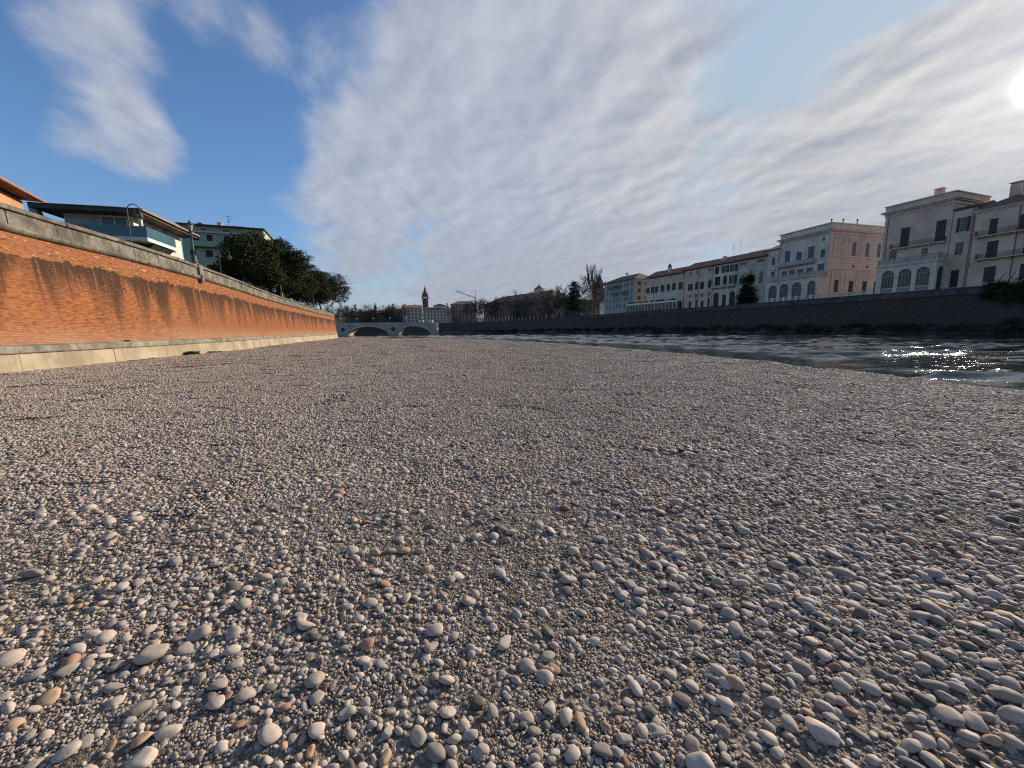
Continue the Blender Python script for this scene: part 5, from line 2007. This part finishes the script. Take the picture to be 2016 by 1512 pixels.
mb = MB()
lattice(mb, (0, 0, 0), (0, 0, 31), 0.7, 18)
mb.build('mast', P_dark, cr)
mb = MB()
lattice(mb, (1.5, 0, 29.6), (-20.5, 0, 37.2), 0.55, 16)
mb.build('jib', P_dark, cr)
mb = MB()
mb.tube([(0, 0, 30), (1.6, 0, 37.5)], 0.25, 5)
mb.tube([(1.6, 0, 37.5), (-8, 0, 33.0)], 0.08, 4)
mb.tube([(1.6, 0, 37.5), (-19, 0, 36.8)], 0.08, 4)
mb.build('tie_frame', P_dark, cr)

# hills and the wooded skyline left of the church
M_hill = pmat('hill_scrub', (0.055, 0.058, 0.045), 0.95, 0.4, 0.02, 0.3)
hx, hy = np.meshgrid(np.linspace(-900, 500, 90), np.linspace(470, 1300, 40))
hz = 6 + 34 * sstep(hy, 480, 680) * (0.75 + 0.25 * np.sin(hx * 0.021) * np.sin(hx * 0.008 + 1)) * (1 - 0.55 * sstep(hx, -140, 60)) + 3 * np.sin(hx * 0.05 + hy * 0.03) * sstep(hy, 480, 560)
tag(grid_mesh('hill', hx, hy, hz, M_hill), kind='structure')
for i in range(24):
    x_ = -130 + i * 2.25 + rng.normal() * 0.5
    bare_tree((x_, 283 + rng.normal() * 5 - 0.0 * x_, 6.6), 0.98 + 0.08 * rng.normal(), int(rng.integers(0, 4)), rng.random() * 6, 'bare winter tree behind the bridge, %s from the brick wall end' % ORD[i], 'bare trees behind the bridge')
M_shaded_tiles = tile_mat('shaded_tiles', (0.11, 0.075, 0.06))  # darker copy of the clay tiles, shade put into its colour
for i in range(3):
    town_house('old_house', ['shaded grey house behind the bare trees, first beyond the wall end', 'shaded grey house behind the bare trees, middle one of three', 'shaded grey house behind the bare trees, nearest the town houses'][i], (-128 + i * 17 + 15.5, 300), (-128 + i * 17, 301), 12, 6.5, 14.5 + i, P_far4, 5, 3, M_shaded_tiles, 2.5)
for i in range(9):
    x_, y_ = -230 + i * 17 + rng.normal() * 3, 590 + rng.normal() * 15
    t_ = thing('cypress_tree', 'tiny dark cypress on the hill skyline, %s from the left' % ORD[i], 'tree', (x_, y_, 33.0), 0, 'cypresses on the hill')
    mb = MB()
    mb.lathe([(0.3, 0), (0.25, 2)], 5)
    mb.build('trunk', M_bark, t_)
    leaf_cloud([(0, 0, 2 + q) for q in range(8)], [(1.3 * (1 - q / 9), 1.3 * (1 - q / 9), 1.2) for q in range(8)], 700, 0.4, 90 + i, mat=M_cyp, parent=t_)
# houses set back behind the trees on the right
town_house('back_house', 'pale low house behind the cedar and bare trees on far bank', (50.5, 224), (29.0, 250), 12, 7, 16.5, P_ochre, 7, 3, M_roofd, 2.5)

# ------------------------------------------------------------------ gravel
def stone_mat(name, src):
    """river pebble: one colour per stone from its 'tone', with grain, bands and dust"""
    m, N, L, B = new_mat(name)
    at = nd(N, 'ShaderNodeAttribute', attribute_type=src, attribute_name='tone')
    tone = at.outputs['Fac']
    ramp = nd(N, 'ShaderNodeValToRGB')
    ramp.color_ramp.interpolation = 'LINEAR'
    stops = [(0.0, (0.097, 0.086, 0.074)), (0.07, (0.162, 0.142, 0.121)), (0.16, (0.266, 0.230, 0.191)), (0.30, (0.371, 0.314, 0.256)), (0.46, (0.454, 0.386, 0.314)), (0.60, (0.526, 0.444, 0.361)), (0.72, (0.610, 0.523, 0.436)), (0.80, (0.688, 0.593, 0.498)),
             (0.85, (0.434, 0.308, 0.205)), (0.90, (0.520, 0.349, 0.200)), (0.94, (0.389, 0.227, 0.158)), (1.0, (0.241, 0.133, 0.095))]
    e = ramp.color_ramp.elements
    e[0].position, e[0].color = stops[0][0], (*stops[0][1], 1)
    e[1].position, e[1].color = stops[-1][0], (*stops[-1][1], 1)
    for p, c in stops[1:-1]:
        q = e.new(p)
        q.color = (*c, 1)
    L.new(tone, ramp.inputs[0])
    geo = nd(N, 'ShaderNodeNewGeometry')
    pos = geo.outputs['Position']
    n1 = noise(N, L, pos, 55, 4, 0.65)
    n2 = noise(N, L, pos, 260, 2, 0.6)
    n3 = noise(N, L, pos, 14, 3, 0.6)
    c = mixc(N, L, smooth(N, L, n1, 0.3, 0.7, 0.0, 1.0), ramp.outputs[0], mixc(N, L, 1.0, ramp.outputs[0], (0.80, 0.79, 0.77), 'MULTIPLY'))
    c = mixc(N, L, smooth(N, L, n2, 0.60, 0.72, 0.0, 0.4), c, mixc(N, L, 1.0, ramp.outputs[0], (0.55, 0.54, 0.53), 'MULTIPLY'))
    c = mixc(N, L, smooth(N, L, n3, 0.5, 0.75, 0.0, 0.35), c, (0.30, 0.255, 0.20))
    c = mixc(N, L, 1.0, c, (0.98, 0.97, 0.975), 'MULTIPLY')
    L.new(c, B.inputs['Base Color'])
    B.inputs['Roughness'].default_value = 0.78
    B.inputs['Specular IOR Level'].default_value = 0.28
    bump(N, L, B, mth(N, L, 'ADD', n1, mth(N, L, 'MULTIPLY', n2, 0.4)), 0.25, 0.004)
    return m


M_peb = stone_mat('pebble', 'INSTANCER')
M_pebp = stone_mat('pebble_field', 'GEOMETRY')


def ico(sub):
    bm = bmesh.new()
    bmesh.ops.create_icosphere(bm, subdivisions=sub, radius=1.0)
    v = np.array([p.co[:] for p in bm.verts])
    f = np.array([[q.index for q in p.verts] for p in bm.faces])
    bm.free()
    return v, f


ICO = {k: ico(k) for k in (1, 2, 3, 4)}


def pebble_shape(g, sub):
    """a water-worn stone of unit half-length: flattened, egg-shaped, with soft facets and dents"""
    v, f = ICO[sub]
    p = v.copy()
    b, c = 0.58 + 0.34 * g.random(), 0.27 + 0.27 * g.random()
    for _ in range(int(g.integers(3, 8))):                    # worn facets
        d = g.normal(size=3)
        d /= np.linalg.norm(d)
        lim = 0.52 + 0.36 * g.random()
        t = p @ d
        over = np.maximum(t - lim, 0)
        p = p - np.outer(over * 0.72, d)
    egg = 1 + 0.24 * (g.random() - 0.5) * 2 * p[:, 0]
    p[:, 1] *= egg
    p[:, 2] *= egg
    for _ in range(3):
        d = g.normal(size=3) * 1.5
        p = p * (1 + 0.06 * np.sin(p @ d + g.random() * 6))[:, None]
    p *= np.array([1, b, c])
    return p, f


def tri_mesh(name, v, f, mat, tone=None):
    me = bpy.data.meshes.new(name)
    me.vertices.add(len(v))
    me.vertices.foreach_set('co', np.ascontiguousarray(v, np.float32).ravel())
    me.loops.add(f.size)
    me.loops.foreach_set('vertex_index', np.ascontiguousarray(f, np.int32).ravel())
    me.polygons.add(len(f))
    me.polygons.foreach_set('loop_start', np.arange(0, f.size, 3, dtype=np.int32))
    me.polygons.foreach_set('use_smooth', np.ones(len(f), bool))
    if tone is not None:
        a = me.attributes.new('tone', 'FLOAT', 'POINT')
        a.data.foreach_set('value', np.ascontiguousarray(tone, np.float32))
    me.update(calc_edges=True)
    me.materials.append(mat)
    return me


def rand_tone(g, n):
    t = np.clip(g.beta(3.2, 2.6, n) * 0.80, 0.0, 0.81)
    u = g.random(n)
    t = np.where(u < 0.09, 0.83 + 0.17 * g.random(n), t)
    t = np.where((u > 0.09) & (u < 0.16), 0.10 * g.random(n), t)
    return t


def rotm(a, ti, tj):
    """yaw a then small tilts, as stacked 3x3"""
    ca, sa = np.cos(a), np.sin(a)
    Rz = np.zeros((len(a), 3, 3))
    Rz[:, 0, 0], Rz[:, 0, 1], Rz[:, 1, 0], Rz[:, 1, 1], Rz[:, 2, 2] = ca, -sa, sa, ca, 1
    Rx = np.zeros_like(Rz)
    Rx[:, 0, 0] = 1
    Rx[:, 1, 1], Rx[:, 1, 2], Rx[:, 2, 1], Rx[:, 2, 2] = np.cos(ti), -np.sin(ti), np.sin(ti), np.cos(ti)
    Ry = np.zeros_like(Rz)
    Ry[:, 1, 1] = 1
    Ry[:, 0, 0], Ry[:, 0, 2], Ry[:, 2, 0], Ry[:, 2, 2] = np.cos(tj), np.sin(tj), -np.sin(tj), np.cos(tj)
    return Rz @ Ry @ Rx


def patch_mesh(name, g, side, gap, lo, hi, sub, tall=1.0, dull=0.0):
    """a square yard of pebbles as one mesh"""
    n = int(side / gap)
    shapes = [pebble_shape(g, sub)[0] for _ in range(12)]
    F = ICO[sub][1]
    ii, jj = np.meshgrid(np.arange(n), np.arange(n))
    x = (ii.ravel() + 0.5 + 0.5 * (jj.ravel() % 2) + g.normal(size=n * n) * 0.27) * gap - side / 2
    y = (jj.ravel() + 0.5 + g.normal(size=n * n) * 0.27) * gap - side / 2
    k = len(x)
    s = (lo + (hi - lo) * g.random(k) ** 1.8) / 2
    A = rotm(g.normal(size=k) * 0.9, g.normal(size=k) * 0.22, 0.10 + g.normal(size=k) * 0.2)
    tn = rand_tone(g, k)
    tn = np.where((tn < 0.82) & (g.random(k) < 0.85), tn * (1 - dull), tn)
    V, FF, T = [], [], []
    nv = len(ICO[sub][0])
    for i in range(k):
        p = (shapes[int(g.integers(12))] * s[i]) @ A[i].T
        p = p + np.array([x[i], y[i], s[i] * 0.22 * tall + (g.random() - 0.3) * s[i] * 0.35])
        V.append(p)
        FF.append(F + i * nv)
        T.append(np.full(nv, tn[i]))
    return tri_mesh(name, np.vstack(V), np.vstack(FF), M_pebp, np.concatenate(T))


kit = bpy.data.collections.new('gravel_kit')                  # shapes the gravel is scattered from; never in the scene itself
g6 = np.random.default_rng(66)
NP = 14
KIT = []
for i in range(NP):
    p, f = pebble_shape(g6, 2)
    KIT.append(tri_mesh('kit_%02d_pebble' % i, p, f, M_peb))
NGRIT = 5
for i in range(NGRIT):
    KIT.append(patch_mesh('kit_%02d_grit' % (NP + i), g6, 0.36, 0.0150, 0.009, 0.026, 1, 1.0, 0.35))
NNEAR = 5
for i in range(NNEAR):
    KIT.append(patch_mesh('kit_%02d_shingle' % (NP + NGRIT + i), g6, 0.9, 0.034, 0.026, 0.062, 1, 1.2))
NFAR = 5
for i in range(NFAR):
    KIT.append(patch_mesh('kit_%02d_stones' % (NP + NGRIT + NNEAR + i), g6, 2.4, 0.068, 0.045, 0.115, 1, 1.1))
for me in KIT:
    kit.objects.link(bpy.data.objects.new(me.name, me))

# --- the stones one can pick out, by hand: (x, y, length, tone, label or None)
SHARED = {'dark': 'rounded dark grey river stone lying in the foreground gravel', 'mid': 'smooth mid grey river stone lying in the foreground gravel', 'pale': 'smooth pale grey river stone lying in the foreground gravel', 'brown': 'tan or reddish brown river stone lying in the foreground gravel'}
HAND = [(-1.5, 1.32, 0.105, 0.72, 'large pale egg-shaped stone at the bottom edge, left of centre'), (-1.84, 1.35, 0.095, 0.6, 'pale pointed stone near the bottom left corner'), (-3.42, 2.52, 0.15, 0.26, 'big rounded olive stone alone at the left side'),
        (-1.93, 1.82, 0.16, 0.55, 'longest flat beige stone in the left foreground'), (-1.79, 1.96, 0.115, 0.4, 'long grey stone just behind the longest beige stone'), (-1.2, 2.0, 0.10, 0.66, 'pale lobed stone of a touching pair left of centre'), (-1.26, 2.05, 0.094, 0.6, 'rear stone of the touching pale pair left of centre'),
        (-1.94, 1.64, 0.086, 0.3, None), (-1.72, 1.53, 0.093, 0.22, None), (-1.44, 1.64, 0.09, 0.33, None), (-1.26, 1.58, 0.094, 0.45, None), (-1.58, 1.4, 0.085, 0.88, 'tan stone right behind the big pale egg-shaped stone'), (-1.49, 1.42, 0.095, 0.6, None),
        (-0.97, 1.65, 0.101, 0.42, None), (-0.92, 1.56, 0.08, 0.4, None), (-1.2, 1.45, 0.061, 0.97, 'small dark reddish stone standing in the left foreground'), (-2.28, 1.73, 0.095, 0.4, None), (-0.86, 2.77, 0.114, 0.86, 'round brown stone alone in the middle distance left of centre'),
        (-0.8, 1.86, 0.097, 0.93, 'reddish brown stone in the foreground left of centre'), (-0.44, 2.39, 0.099, 0.28, 'olive grey stone alone just left of centre'), (-0.06, 1.86, 0.109, 0.62, 'long pale stone at the centre of the foreground'), (0.18, 1.94, 0.086, 0.12, 'dark grey round stone behind the split pair at centre'),
        (0.2, 1.85, 0.085, 0.48, 'rear half of the split stone pair at centre'), (0.16, 1.78, 0.085, 0.42, 'front half of the split stone pair at centre'), (-0.45, 1.94, 0.102, 0.6, None), (0.56, 1.6, 0.09, 0.7, 'pinkish white rounded stone right of centre'), (0.75, 1.54, 0.086, 0.14, 'dark olive stone right of the pinkish white one'),
        (-0.3, 1.48, 0.08, 0.68, None), (0.22, 1.31, 0.08, 0.66, 'pale upright oval stone at the bottom edge near centre'), (-0.33, 1.32, 0.09, 0.2, 'broad olive stone at the bottom edge left of centre'), (-0.19, 1.39, 0.062, 0.55, None), (0.15, 1.32, 0.055, 0.55, None), (0.44, 1.37, 0.064, 0.5, None), (0.4, 1.32, 0.056, 0.4, None),
        (0.27, 1.44, 0.083, 0.87, 'angular tan stone in the foreground near centre'), (-0.54, 1.4, 0.065, 0.45, None), (-0.52, 1.3, 0.075, 0.86, None), (-0.75, 1.48, 0.081, 0.5, None), (0.14, 1.5, 0.083, 0.5, None), (0.0, 1.64, 0.064, 0.55, None), (1.01, 2.55, 0.104, 0.2, 'dark olive stone in the cluster of stones right of centre'),
        (0.71, 2.88, 0.111, 0.33, None), (1.26, 1.39, 0.124, 0.78, 'large whitish oval stone, biggest in the right foreground'), (1.16, 1.42, 0.075, 0.4, 'round grey stone touching the large whitish oval one'), (1.28, 1.48, 0.061, 0.86, 'small tan stone behind the large whitish oval one'), (1.36, 1.46, 0.068, 0.42, None),
        (1.85, 1.53, 0.09, 0.06, 'dark slate stone in a hollow at the right'), (2.23, 1.55, 0.115, 0.3, None), (1.95, 1.42, 0.1, 0.42, None), (1.86, 1.38, 0.087, 0.6, None), (1.94, 1.36, 0.072, 0.89, 'orange tan oval stone at the lower right corner'), (2.06, 1.59, 0.089, 0.62, None), (1.96, 1.6, 0.103, 0.16, None), (2.38, 1.72, 0.095, 0.42, None),
        (2.17, 1.86, 0.097, 0.45, None), (1.86, 2.54, 0.127, 0.48, 'long rounded stone alone at the right, middle distance'), (0.83, 1.61, 0.079, 0.58, None), (1.03, 1.99, 0.092, 0.84, 'brown disc-shaped stone right of centre'), (0.71, 1.35, 0.073, 0.3, None), (0.7, 1.27, 0.11, 0.7, 'wide pale stone cut by the bottom edge right of centre'),
        (1.11, 1.28, 0.064, 0.85, None), (1.52, 1.27, 0.083, 0.14, None), (1.81, 1.3, 0.079, 0.05, None), (0.86, 1.4, 0.064, 0.26, None), (2.21, 2.29, 0.099, 0.5, None), (2.87, 2.24, 0.124, 0.66, 'pale flat stone at the right edge, middle distance'), (2.15, 1.46, 0.096, 0.62, None), (2.02, 1.35, 0.081, 0.48, None), (2.34, 1.61, 0.092, 0.4, None), (2.34, 1.77, 0.073, 0.36, None)]
_gc = np.random.default_rng(17)
for _k in range(24):                                          # the knot of cobbles right of centre
    HAND.append((0.93 + _gc.normal() * 0.26, 2.72 + _gc.normal() * 0.16, 0.075 + 0.035 * _gc.random(), float(0.2 + 0.55 * _gc.random()), None))
gs = np.random.default_rng(31)
big = [list(h) for h in HAND]
tries = 0
while len(big) < 300 and tries < 20000:
    tries += 1
    y_ = 1.15 + 4.2 * gs.random() ** 1.25
    x_ = (gs.random() * 2 - 1) * (1.36 * y_ + 0.35)
    right = sstep(x_, -0.5, 2.5)
    ln = 0.052 + 0.052 * gs.random() ** 1.6 + 0.012 * right + 0.012 * sstep(y_, 2.5, 4.5)
    if gs.random() > 0.55 + 0.45 * right:
        continue
    if any((x_ - b[0]) ** 2 + (y_ - b[1]) ** 2 < (0.46 * (ln + b[2])) ** 2 for b in big):
        continue
    big.append([x_, y_, ln, float(rand_tone(gs, 1)[0]), None])
stone_meshes = []
STONES = []
for i in range(16):
    p, f = pebble_shape(gs, 3)
    stone_meshes.append(tri_mesh('river_stone', p, f, M_peb))
for i, (x_, y_, ln, tn, lb) in enumerate(big):
    o = bpy.data.objects.new('river_stone', stone_meshes[int(gs.integers(16))])
    S.collection.objects.link(o)
    s = ln / 2
    o.scale = (s, s * (0.92 + 0.2 * gs.random()), s * (0.95 + 0.25 * gs.random()))
    o.rotation_euler = (gs.normal() * 0.16, gs.normal() * 0.14, gs.random() * 6.283 if abs(x_) < 0.9 else (0.6 if x_ < 0 else -0.5) + gs.normal() * 0.5)
    o.location = (x_, y_, float(gh(x_, y_)) + s * 0.34)
    tn = tn if tn > 0.82 else tn * 0.9
    o['tone'] = float(tn)
    STONES.append(o)
    cls = 'brown' if tn > 0.82 else 'pale' if tn > 0.5 else 'mid' if tn > 0.18 else 'dark'
    tag(o, lb or SHARED[cls], 'stone', None if lb else 'rounded river stones in the foreground gravel, ' + cls)
ANCH = [(b[0], b[1], b[4]) for b in big if b[4]]
DIRS = (('right of', 1, 0), ('left of', -1, 0), ('behind', 0, 1), ('in front of', 0, -1))
free = {i for i, b in enumerate(big) if not b[4]}
cls_of = ['tan' if b[3] > 0.82 else 'pale grey' if b[3] > 0.5 else 'mid grey' if b[3] > 0.18 else 'dark grey' for b in big]
RANKS = ('closest', 'second closest', 'third closest', 'fourth closest', 'fifth closest', 'sixth closest')
for rank in RANKS:
    for ax, ay, al in ANCH:
        short = al.split(',')[0]
        for dn, ux, uy in DIRS:
            for cl in ('pale grey', 'mid grey', 'dark grey', 'tan'):
                cand = []
                for i, b in enumerate(big):
                    vx, vy = b[0] - ax, b[1] - ay
                    q = vx * ux + vy * uy
                    if cls_of[i] == cl and q > 0.01 and q >= abs(vx * uy - vy * ux) and math.hypot(vx, vy) < 3.5:
                        cand.append((math.hypot(vx, vy), i))
                cand.sort()
                r_ = RANKS.index(rank)
                lab = '%s stone %s %s the %s' % (cl, rank, dn, short)
                if len(cand) > r_ and cand[r_][1] in free and len(lab.split()) <= 16:
                    o = STONES[cand[r_][1]]
                    o['label'] = lab
                    o['group'] = 'river stones in the foreground gravel'
                    free.discard(cand[r_][1])
BIG = np.array([[b[0], b[1], b[2]] for b in big])

# --- everything finer or farther: one scatter
PX, PY, PS, PR, PT, PI, PZ = [], [], [], [], [], [], []


def add_points(x, y, scale, rot, tone, idx, dz):
    PX.append(x); PY.append(y); PS.append(scale); PR.append(rot); PT.append(tone); PI.append(idx); PZ.append(gh(x, y) + dz)


def jgrid(g, x0, x1, y0, y1, gap, jit=0.32):
    nx, ny = int((x1 - x0) / gap) + 1, int((y1 - y0) / gap) + 1
    i, j = np.meshgrid(np.arange(nx), np.arange(ny))
    x = x0 + (i + 0.5 * (j % 2)) * gap + g.normal(size=i.shape) * gap * jit
    y = y0 + j * gap + g.normal(size=i.shape) * gap * jit
    return x.ravel(), y.ravel()


def in_view(x, y, m=2.2):
    return (np.abs(x) < 1.36 * np.maximum(y, 0) + m) & (y > 0.3)


def dry(x, y, m=0.0):
    return (x < edge_x(y) - m) & (x > wall_x(y) + 0.05)


def soft(x, y, sc, seed):
    """cheap smooth noise -1..1"""
    g = np.random.default_rng(seed)
    v = np.zeros_like(x)
    for _ in range(6):
        a = g.normal(size=2) * sc
        v += np.sin(a[0] * x + a[1] * y + g.random() * 6.28)
    return v / 3.2


gp = np.random.default_rng(99)


def singles(x, y, lo, hi, powr, clear=0.45):
    k = in_view(x, y) & dry(x, y, -0.1)
    x, y = x[k], y[k]
    for bx, by, bl in BIG:
        if len(x) == 0:
            break
        near = (x - bx) ** 2 + (y - by) ** 2 > (bl * clear) ** 2
        x, y = x[near], y[near]
    n = len(x)
    s = (lo + (hi - lo) * gp.random(n) ** powr) / 2
    s *= 1 + 0.16 * sstep(x, -1, 4) + 0.12 * soft(x, y, 1.6, 5)
    yaw = np.where(gp.random(n) < 0.6, -0.35 + gp.normal(size=n) * 0.55, gp.random(n) * 6.283)
    rot = np.stack([gp.normal(size=n) * 0.22, 0.12 + gp.normal(size=n) * 0.2, yaw], 1)
    sc = np.stack([s, s * (0.9 + 0.25 * gp.random(n)), s * (0.9 + 0.3 * gp.random(n))], 1)
    add_points(x, y, sc, rot, rand_tone(gp, n), gp.integers(0, NP, n), s * (0.16 + 0.26 * gp.random(n)))


# cobbles between the picked-out stones, then pebbles, thinning where silt shows through
x, y = jgrid(gp, -19, 19, 0.2, 12.5, 0.118)
k = gp.random(len(x)) < np.clip(0.62 + 0.30 * sstep(x, -1, 4) + 0.28 * soft(x, y, 1.1, 3), 0.1, 1)
singles(x[k], y[k], 0.046, 0.105, 2.1)
x, y = jgrid(gp, -12, 12, 0.2, 7.6, 0.056)
k = gp.random(len(x)) < np.clip(0.70 + 0.45 * soft(x, y, 1.3, 8) + 0.12 * sstep(x, -1, 4), 0.15, 1)
singles(x[k], y[k], 0.028, 0.064, 1.3)
x, y = jgrid(gp, -7, 7, 0.2, 4.0, 0.030)
k = gp.random(len(x)) < np.clip(0.72 + 0.5 * soft(x, y, 1.7, 9), 0.12, 1)
singles(x[k], y[k], 0.015, 0.034, 1.2, 0.42)


def patches(x, y, first, count, smin, smax, dz):
    n = len(x)
    s = smin + (smax - smin) * gp.random(n)
    rot = np.stack([gp.normal(size=n) * 0.02, gp.normal(size=n) * 0.02, (gp.integers(0, 2, n) * math.pi) - 0.15 + gp.normal(size=n) * 0.35], 1)
    add_points(x, y, np.stack([s, s, s], 1), rot, np.full(n, 0.5), first + gp.integers(0, count, n), np.zeros(n) + dz + gp.normal(size=n) * 0.002)


x, y = jgrid(gp, -9, 9, 0.2, 5.2, 0.27, 0.12)
k = in_view(x, y, 2.4) & (gp.random(len(x)) < np.clip(0.72 + 0.6 * soft(x, y, 1.3, 12), 0.05, 1))
patches(x[k], y[k], NP, NGRIT, 0.9, 1.15, 0.0)
x, y = jgrid(gp, -30, 22, 4.0, 30, 0.72, 0.12)
k = in_view(x, y, 1.5) & dry(x, y, 0.65) 
patches(x[k], y[k], NP + NGRIT, NNEAR, 0.9, 1.2, 0.0)
x, y = jgrid(gp, -60, 22, 6.0, 150, 1.75, 0.14)
k = in_view(x, y, 3) & dry(x, y, 1.5) & (x > wall_x(y) + 0.7)
patches(x[k], y[k], NP + NGRIT + NNEAR, NFAR, 0.85, 1.15, -0.055 * (1 - sstep(y[k], 6, 22)))
# also round the camera's feet and behind, so that a step aside still stands on gravel
x, y = jgrid(gp, -19, 17, -6, 12, 0.72, 0.12)
k = ~in_view(x, y, 1.9) & dry(x, y, 0.2)
patches(x[k], y[k], NP + NGRIT, NNEAR, 0.9, 1.2, 0.0)

PX, PY, PZ, PT, PI = map(np.concatenate, (PX, PY, PZ, PT, PI))
PS, PR = np.vstack(PS), np.vstack(PR)
me = bpy.data.meshes.new('gravel_pebbles')
n = len(PX)
me.vertices.add(n)
me.vertices.foreach_set('co', np.stack([PX, PY, PZ], 1).astype(np.float32).ravel())
for nm, ty, arr in (('psize', 'FLOAT_VECTOR', PS), ('prot', 'FLOAT_VECTOR', PR)):
    a = me.attributes.new(nm, ty, 'POINT')
    a.data.foreach_set('vector', arr.astype(np.float32).ravel())
a = me.attributes.new('tone', 'FLOAT', 'POINT')
a.data.foreach_set('value', PT.astype(np.float32))
a = me.attributes.new('pick', 'INT', 'POINT')
a.data.foreach_set('value', PI.astype(np.int32))
me.materials.append(M_peb)
gravel = bpy.data.objects.new('gravel_pebbles', me)
S.collection.objects.link(gravel)
tag(gravel, 'wide bed of small grey and beige pebbles covering the river bar', 'gravel', kind='stuff')
ng = bpy.data.node_groups.new('gravel_scatter', 'GeometryNodeTree')
ng.interface.new_socket('Geometry', in_out='INPUT', socket_type='NodeSocketGeometry')
ng.interface.new_socket('Geometry', in_out='OUTPUT', socket_type='NodeSocketGeometry')
gi, go = ng.nodes.new('NodeGroupInput'), ng.nodes.new('NodeGroupOutput')
ci = ng.nodes.new('GeometryNodeCollectionInfo')
ci.inputs['Collection'].default_value = kit
ci.inputs['Separate Children'].default_value = True
ci.inputs['Reset Children'].default_value = True
ip = ng.nodes.new('GeometryNodeInstanceOnPoints')
ip.inputs['Pick Instance'].default_value = True


def named(nm, ty):
    q = ng.nodes.new('GeometryNodeInputNamedAttribute')
    q.data_type = ty
    q.inputs['Name'].default_value = nm
    return q.outputs['Attribute']


ng.links.new(gi.outputs[0], ip.inputs['Points'])
ng.links.new(ci.outputs[0], ip.inputs['Instance'])
ng.links.new(named('pick', 'INT'), ip.inputs['Instance Index'])
er = ng.nodes.new('FunctionNodeEulerToRotation')
ng.links.new(named('prot', 'FLOAT_VECTOR'), er.inputs[0])
ng.links.new(er.outputs[0], ip.inputs['Rotation'])
ng.links.new(named('psize', 'FLOAT_VECTOR'), ip.inputs['Scale'])
ng.links.new(ip.outputs[0], go.inputs[0])
md = gravel.modifiers.new('scatter', 'NODES')
md.node_group = ng
print('gravel instances', n)

# ------------------------------------------------------------------ small plants at the edges
def tuft(loc, n, h, spread, mat, name, label, seed):
    g = np.random.default_rng(seed)
    mb = MB()
    for i in range(n):
        a = g.random() * 6.28
        b0 = Vector((g.normal() * spread * 0.5, g.normal() * spread * 0.3, 0))
        d = Vector((math.cos(a) * 0.6, math.sin(a) * 0.6, 1.0)).normalized()
        l = h * (0.5 + 0.7 * g.random())
        s = Vector((-d.y, d.x, 0)).normalized() * 0.02 * (1 + h)
        m_ = b0 + d * l * 0.6
        t = m_ + (d + Vector((math.cos(a) * 0.7, math.sin(a) * 0.7, -0.4))).normalized() * l * 0.5
        k = len(mb.v)
        mb.v += [tuple(b0 - s), tuple(b0 + s), tuple(m_ + s * 0.8), tuple(m_ - s * 0.8), tuple(t)]
        mb.f += [(k, k + 1, k + 2, k + 3), (k + 3, k + 2, k + 4)]
    o = mb.build(name, mat)
    o.location = loc
    return tag(o, label, 'plant')


for y_, n_, h_, sp_w, mt, lb, sd in ((29.0, 260, 0.42, 0.55, M_weedg, 'green weed clump at the foot of the brick wall', 1), (32.6, 160, 0.25, 0.6, M_weedg, 'smaller green weed clump farther along the wall foot', 2), (24.6, 60, 0.14, 0.3, M_weedg, 'tiny weed at the wall foot nearest the camera', 3)):
    x_ = float(wall_x(y_)) + 0.3
    tuft((x_, y_, float(gh(x_, y_)) - 0.02), n_, h_, sp_w, mt, 'weed_clump', lb, sd)
x_, y_ = along(s_at_y(23.4), 0.3)
tuft((float(x_), float(y_), 1.33), 40, 0.12, 0.2, M_weedg, 'weed_clump', 'little green sprig growing on the wall ledge', 5)
for x_, y_, w_, lb, sd in ((-34.0, 112, 3.0, 'yellow dry grass mound at the far tip of gravel, left one', 7), (-26.5, 110, 2.6, 'yellow dry grass mound at the far tip of gravel, right one', 8)):
    tuft((x_, y_, float(gh(x_, y_))), 900, 0.5, w_, M_weed, 'dry_grass', lb, sd)
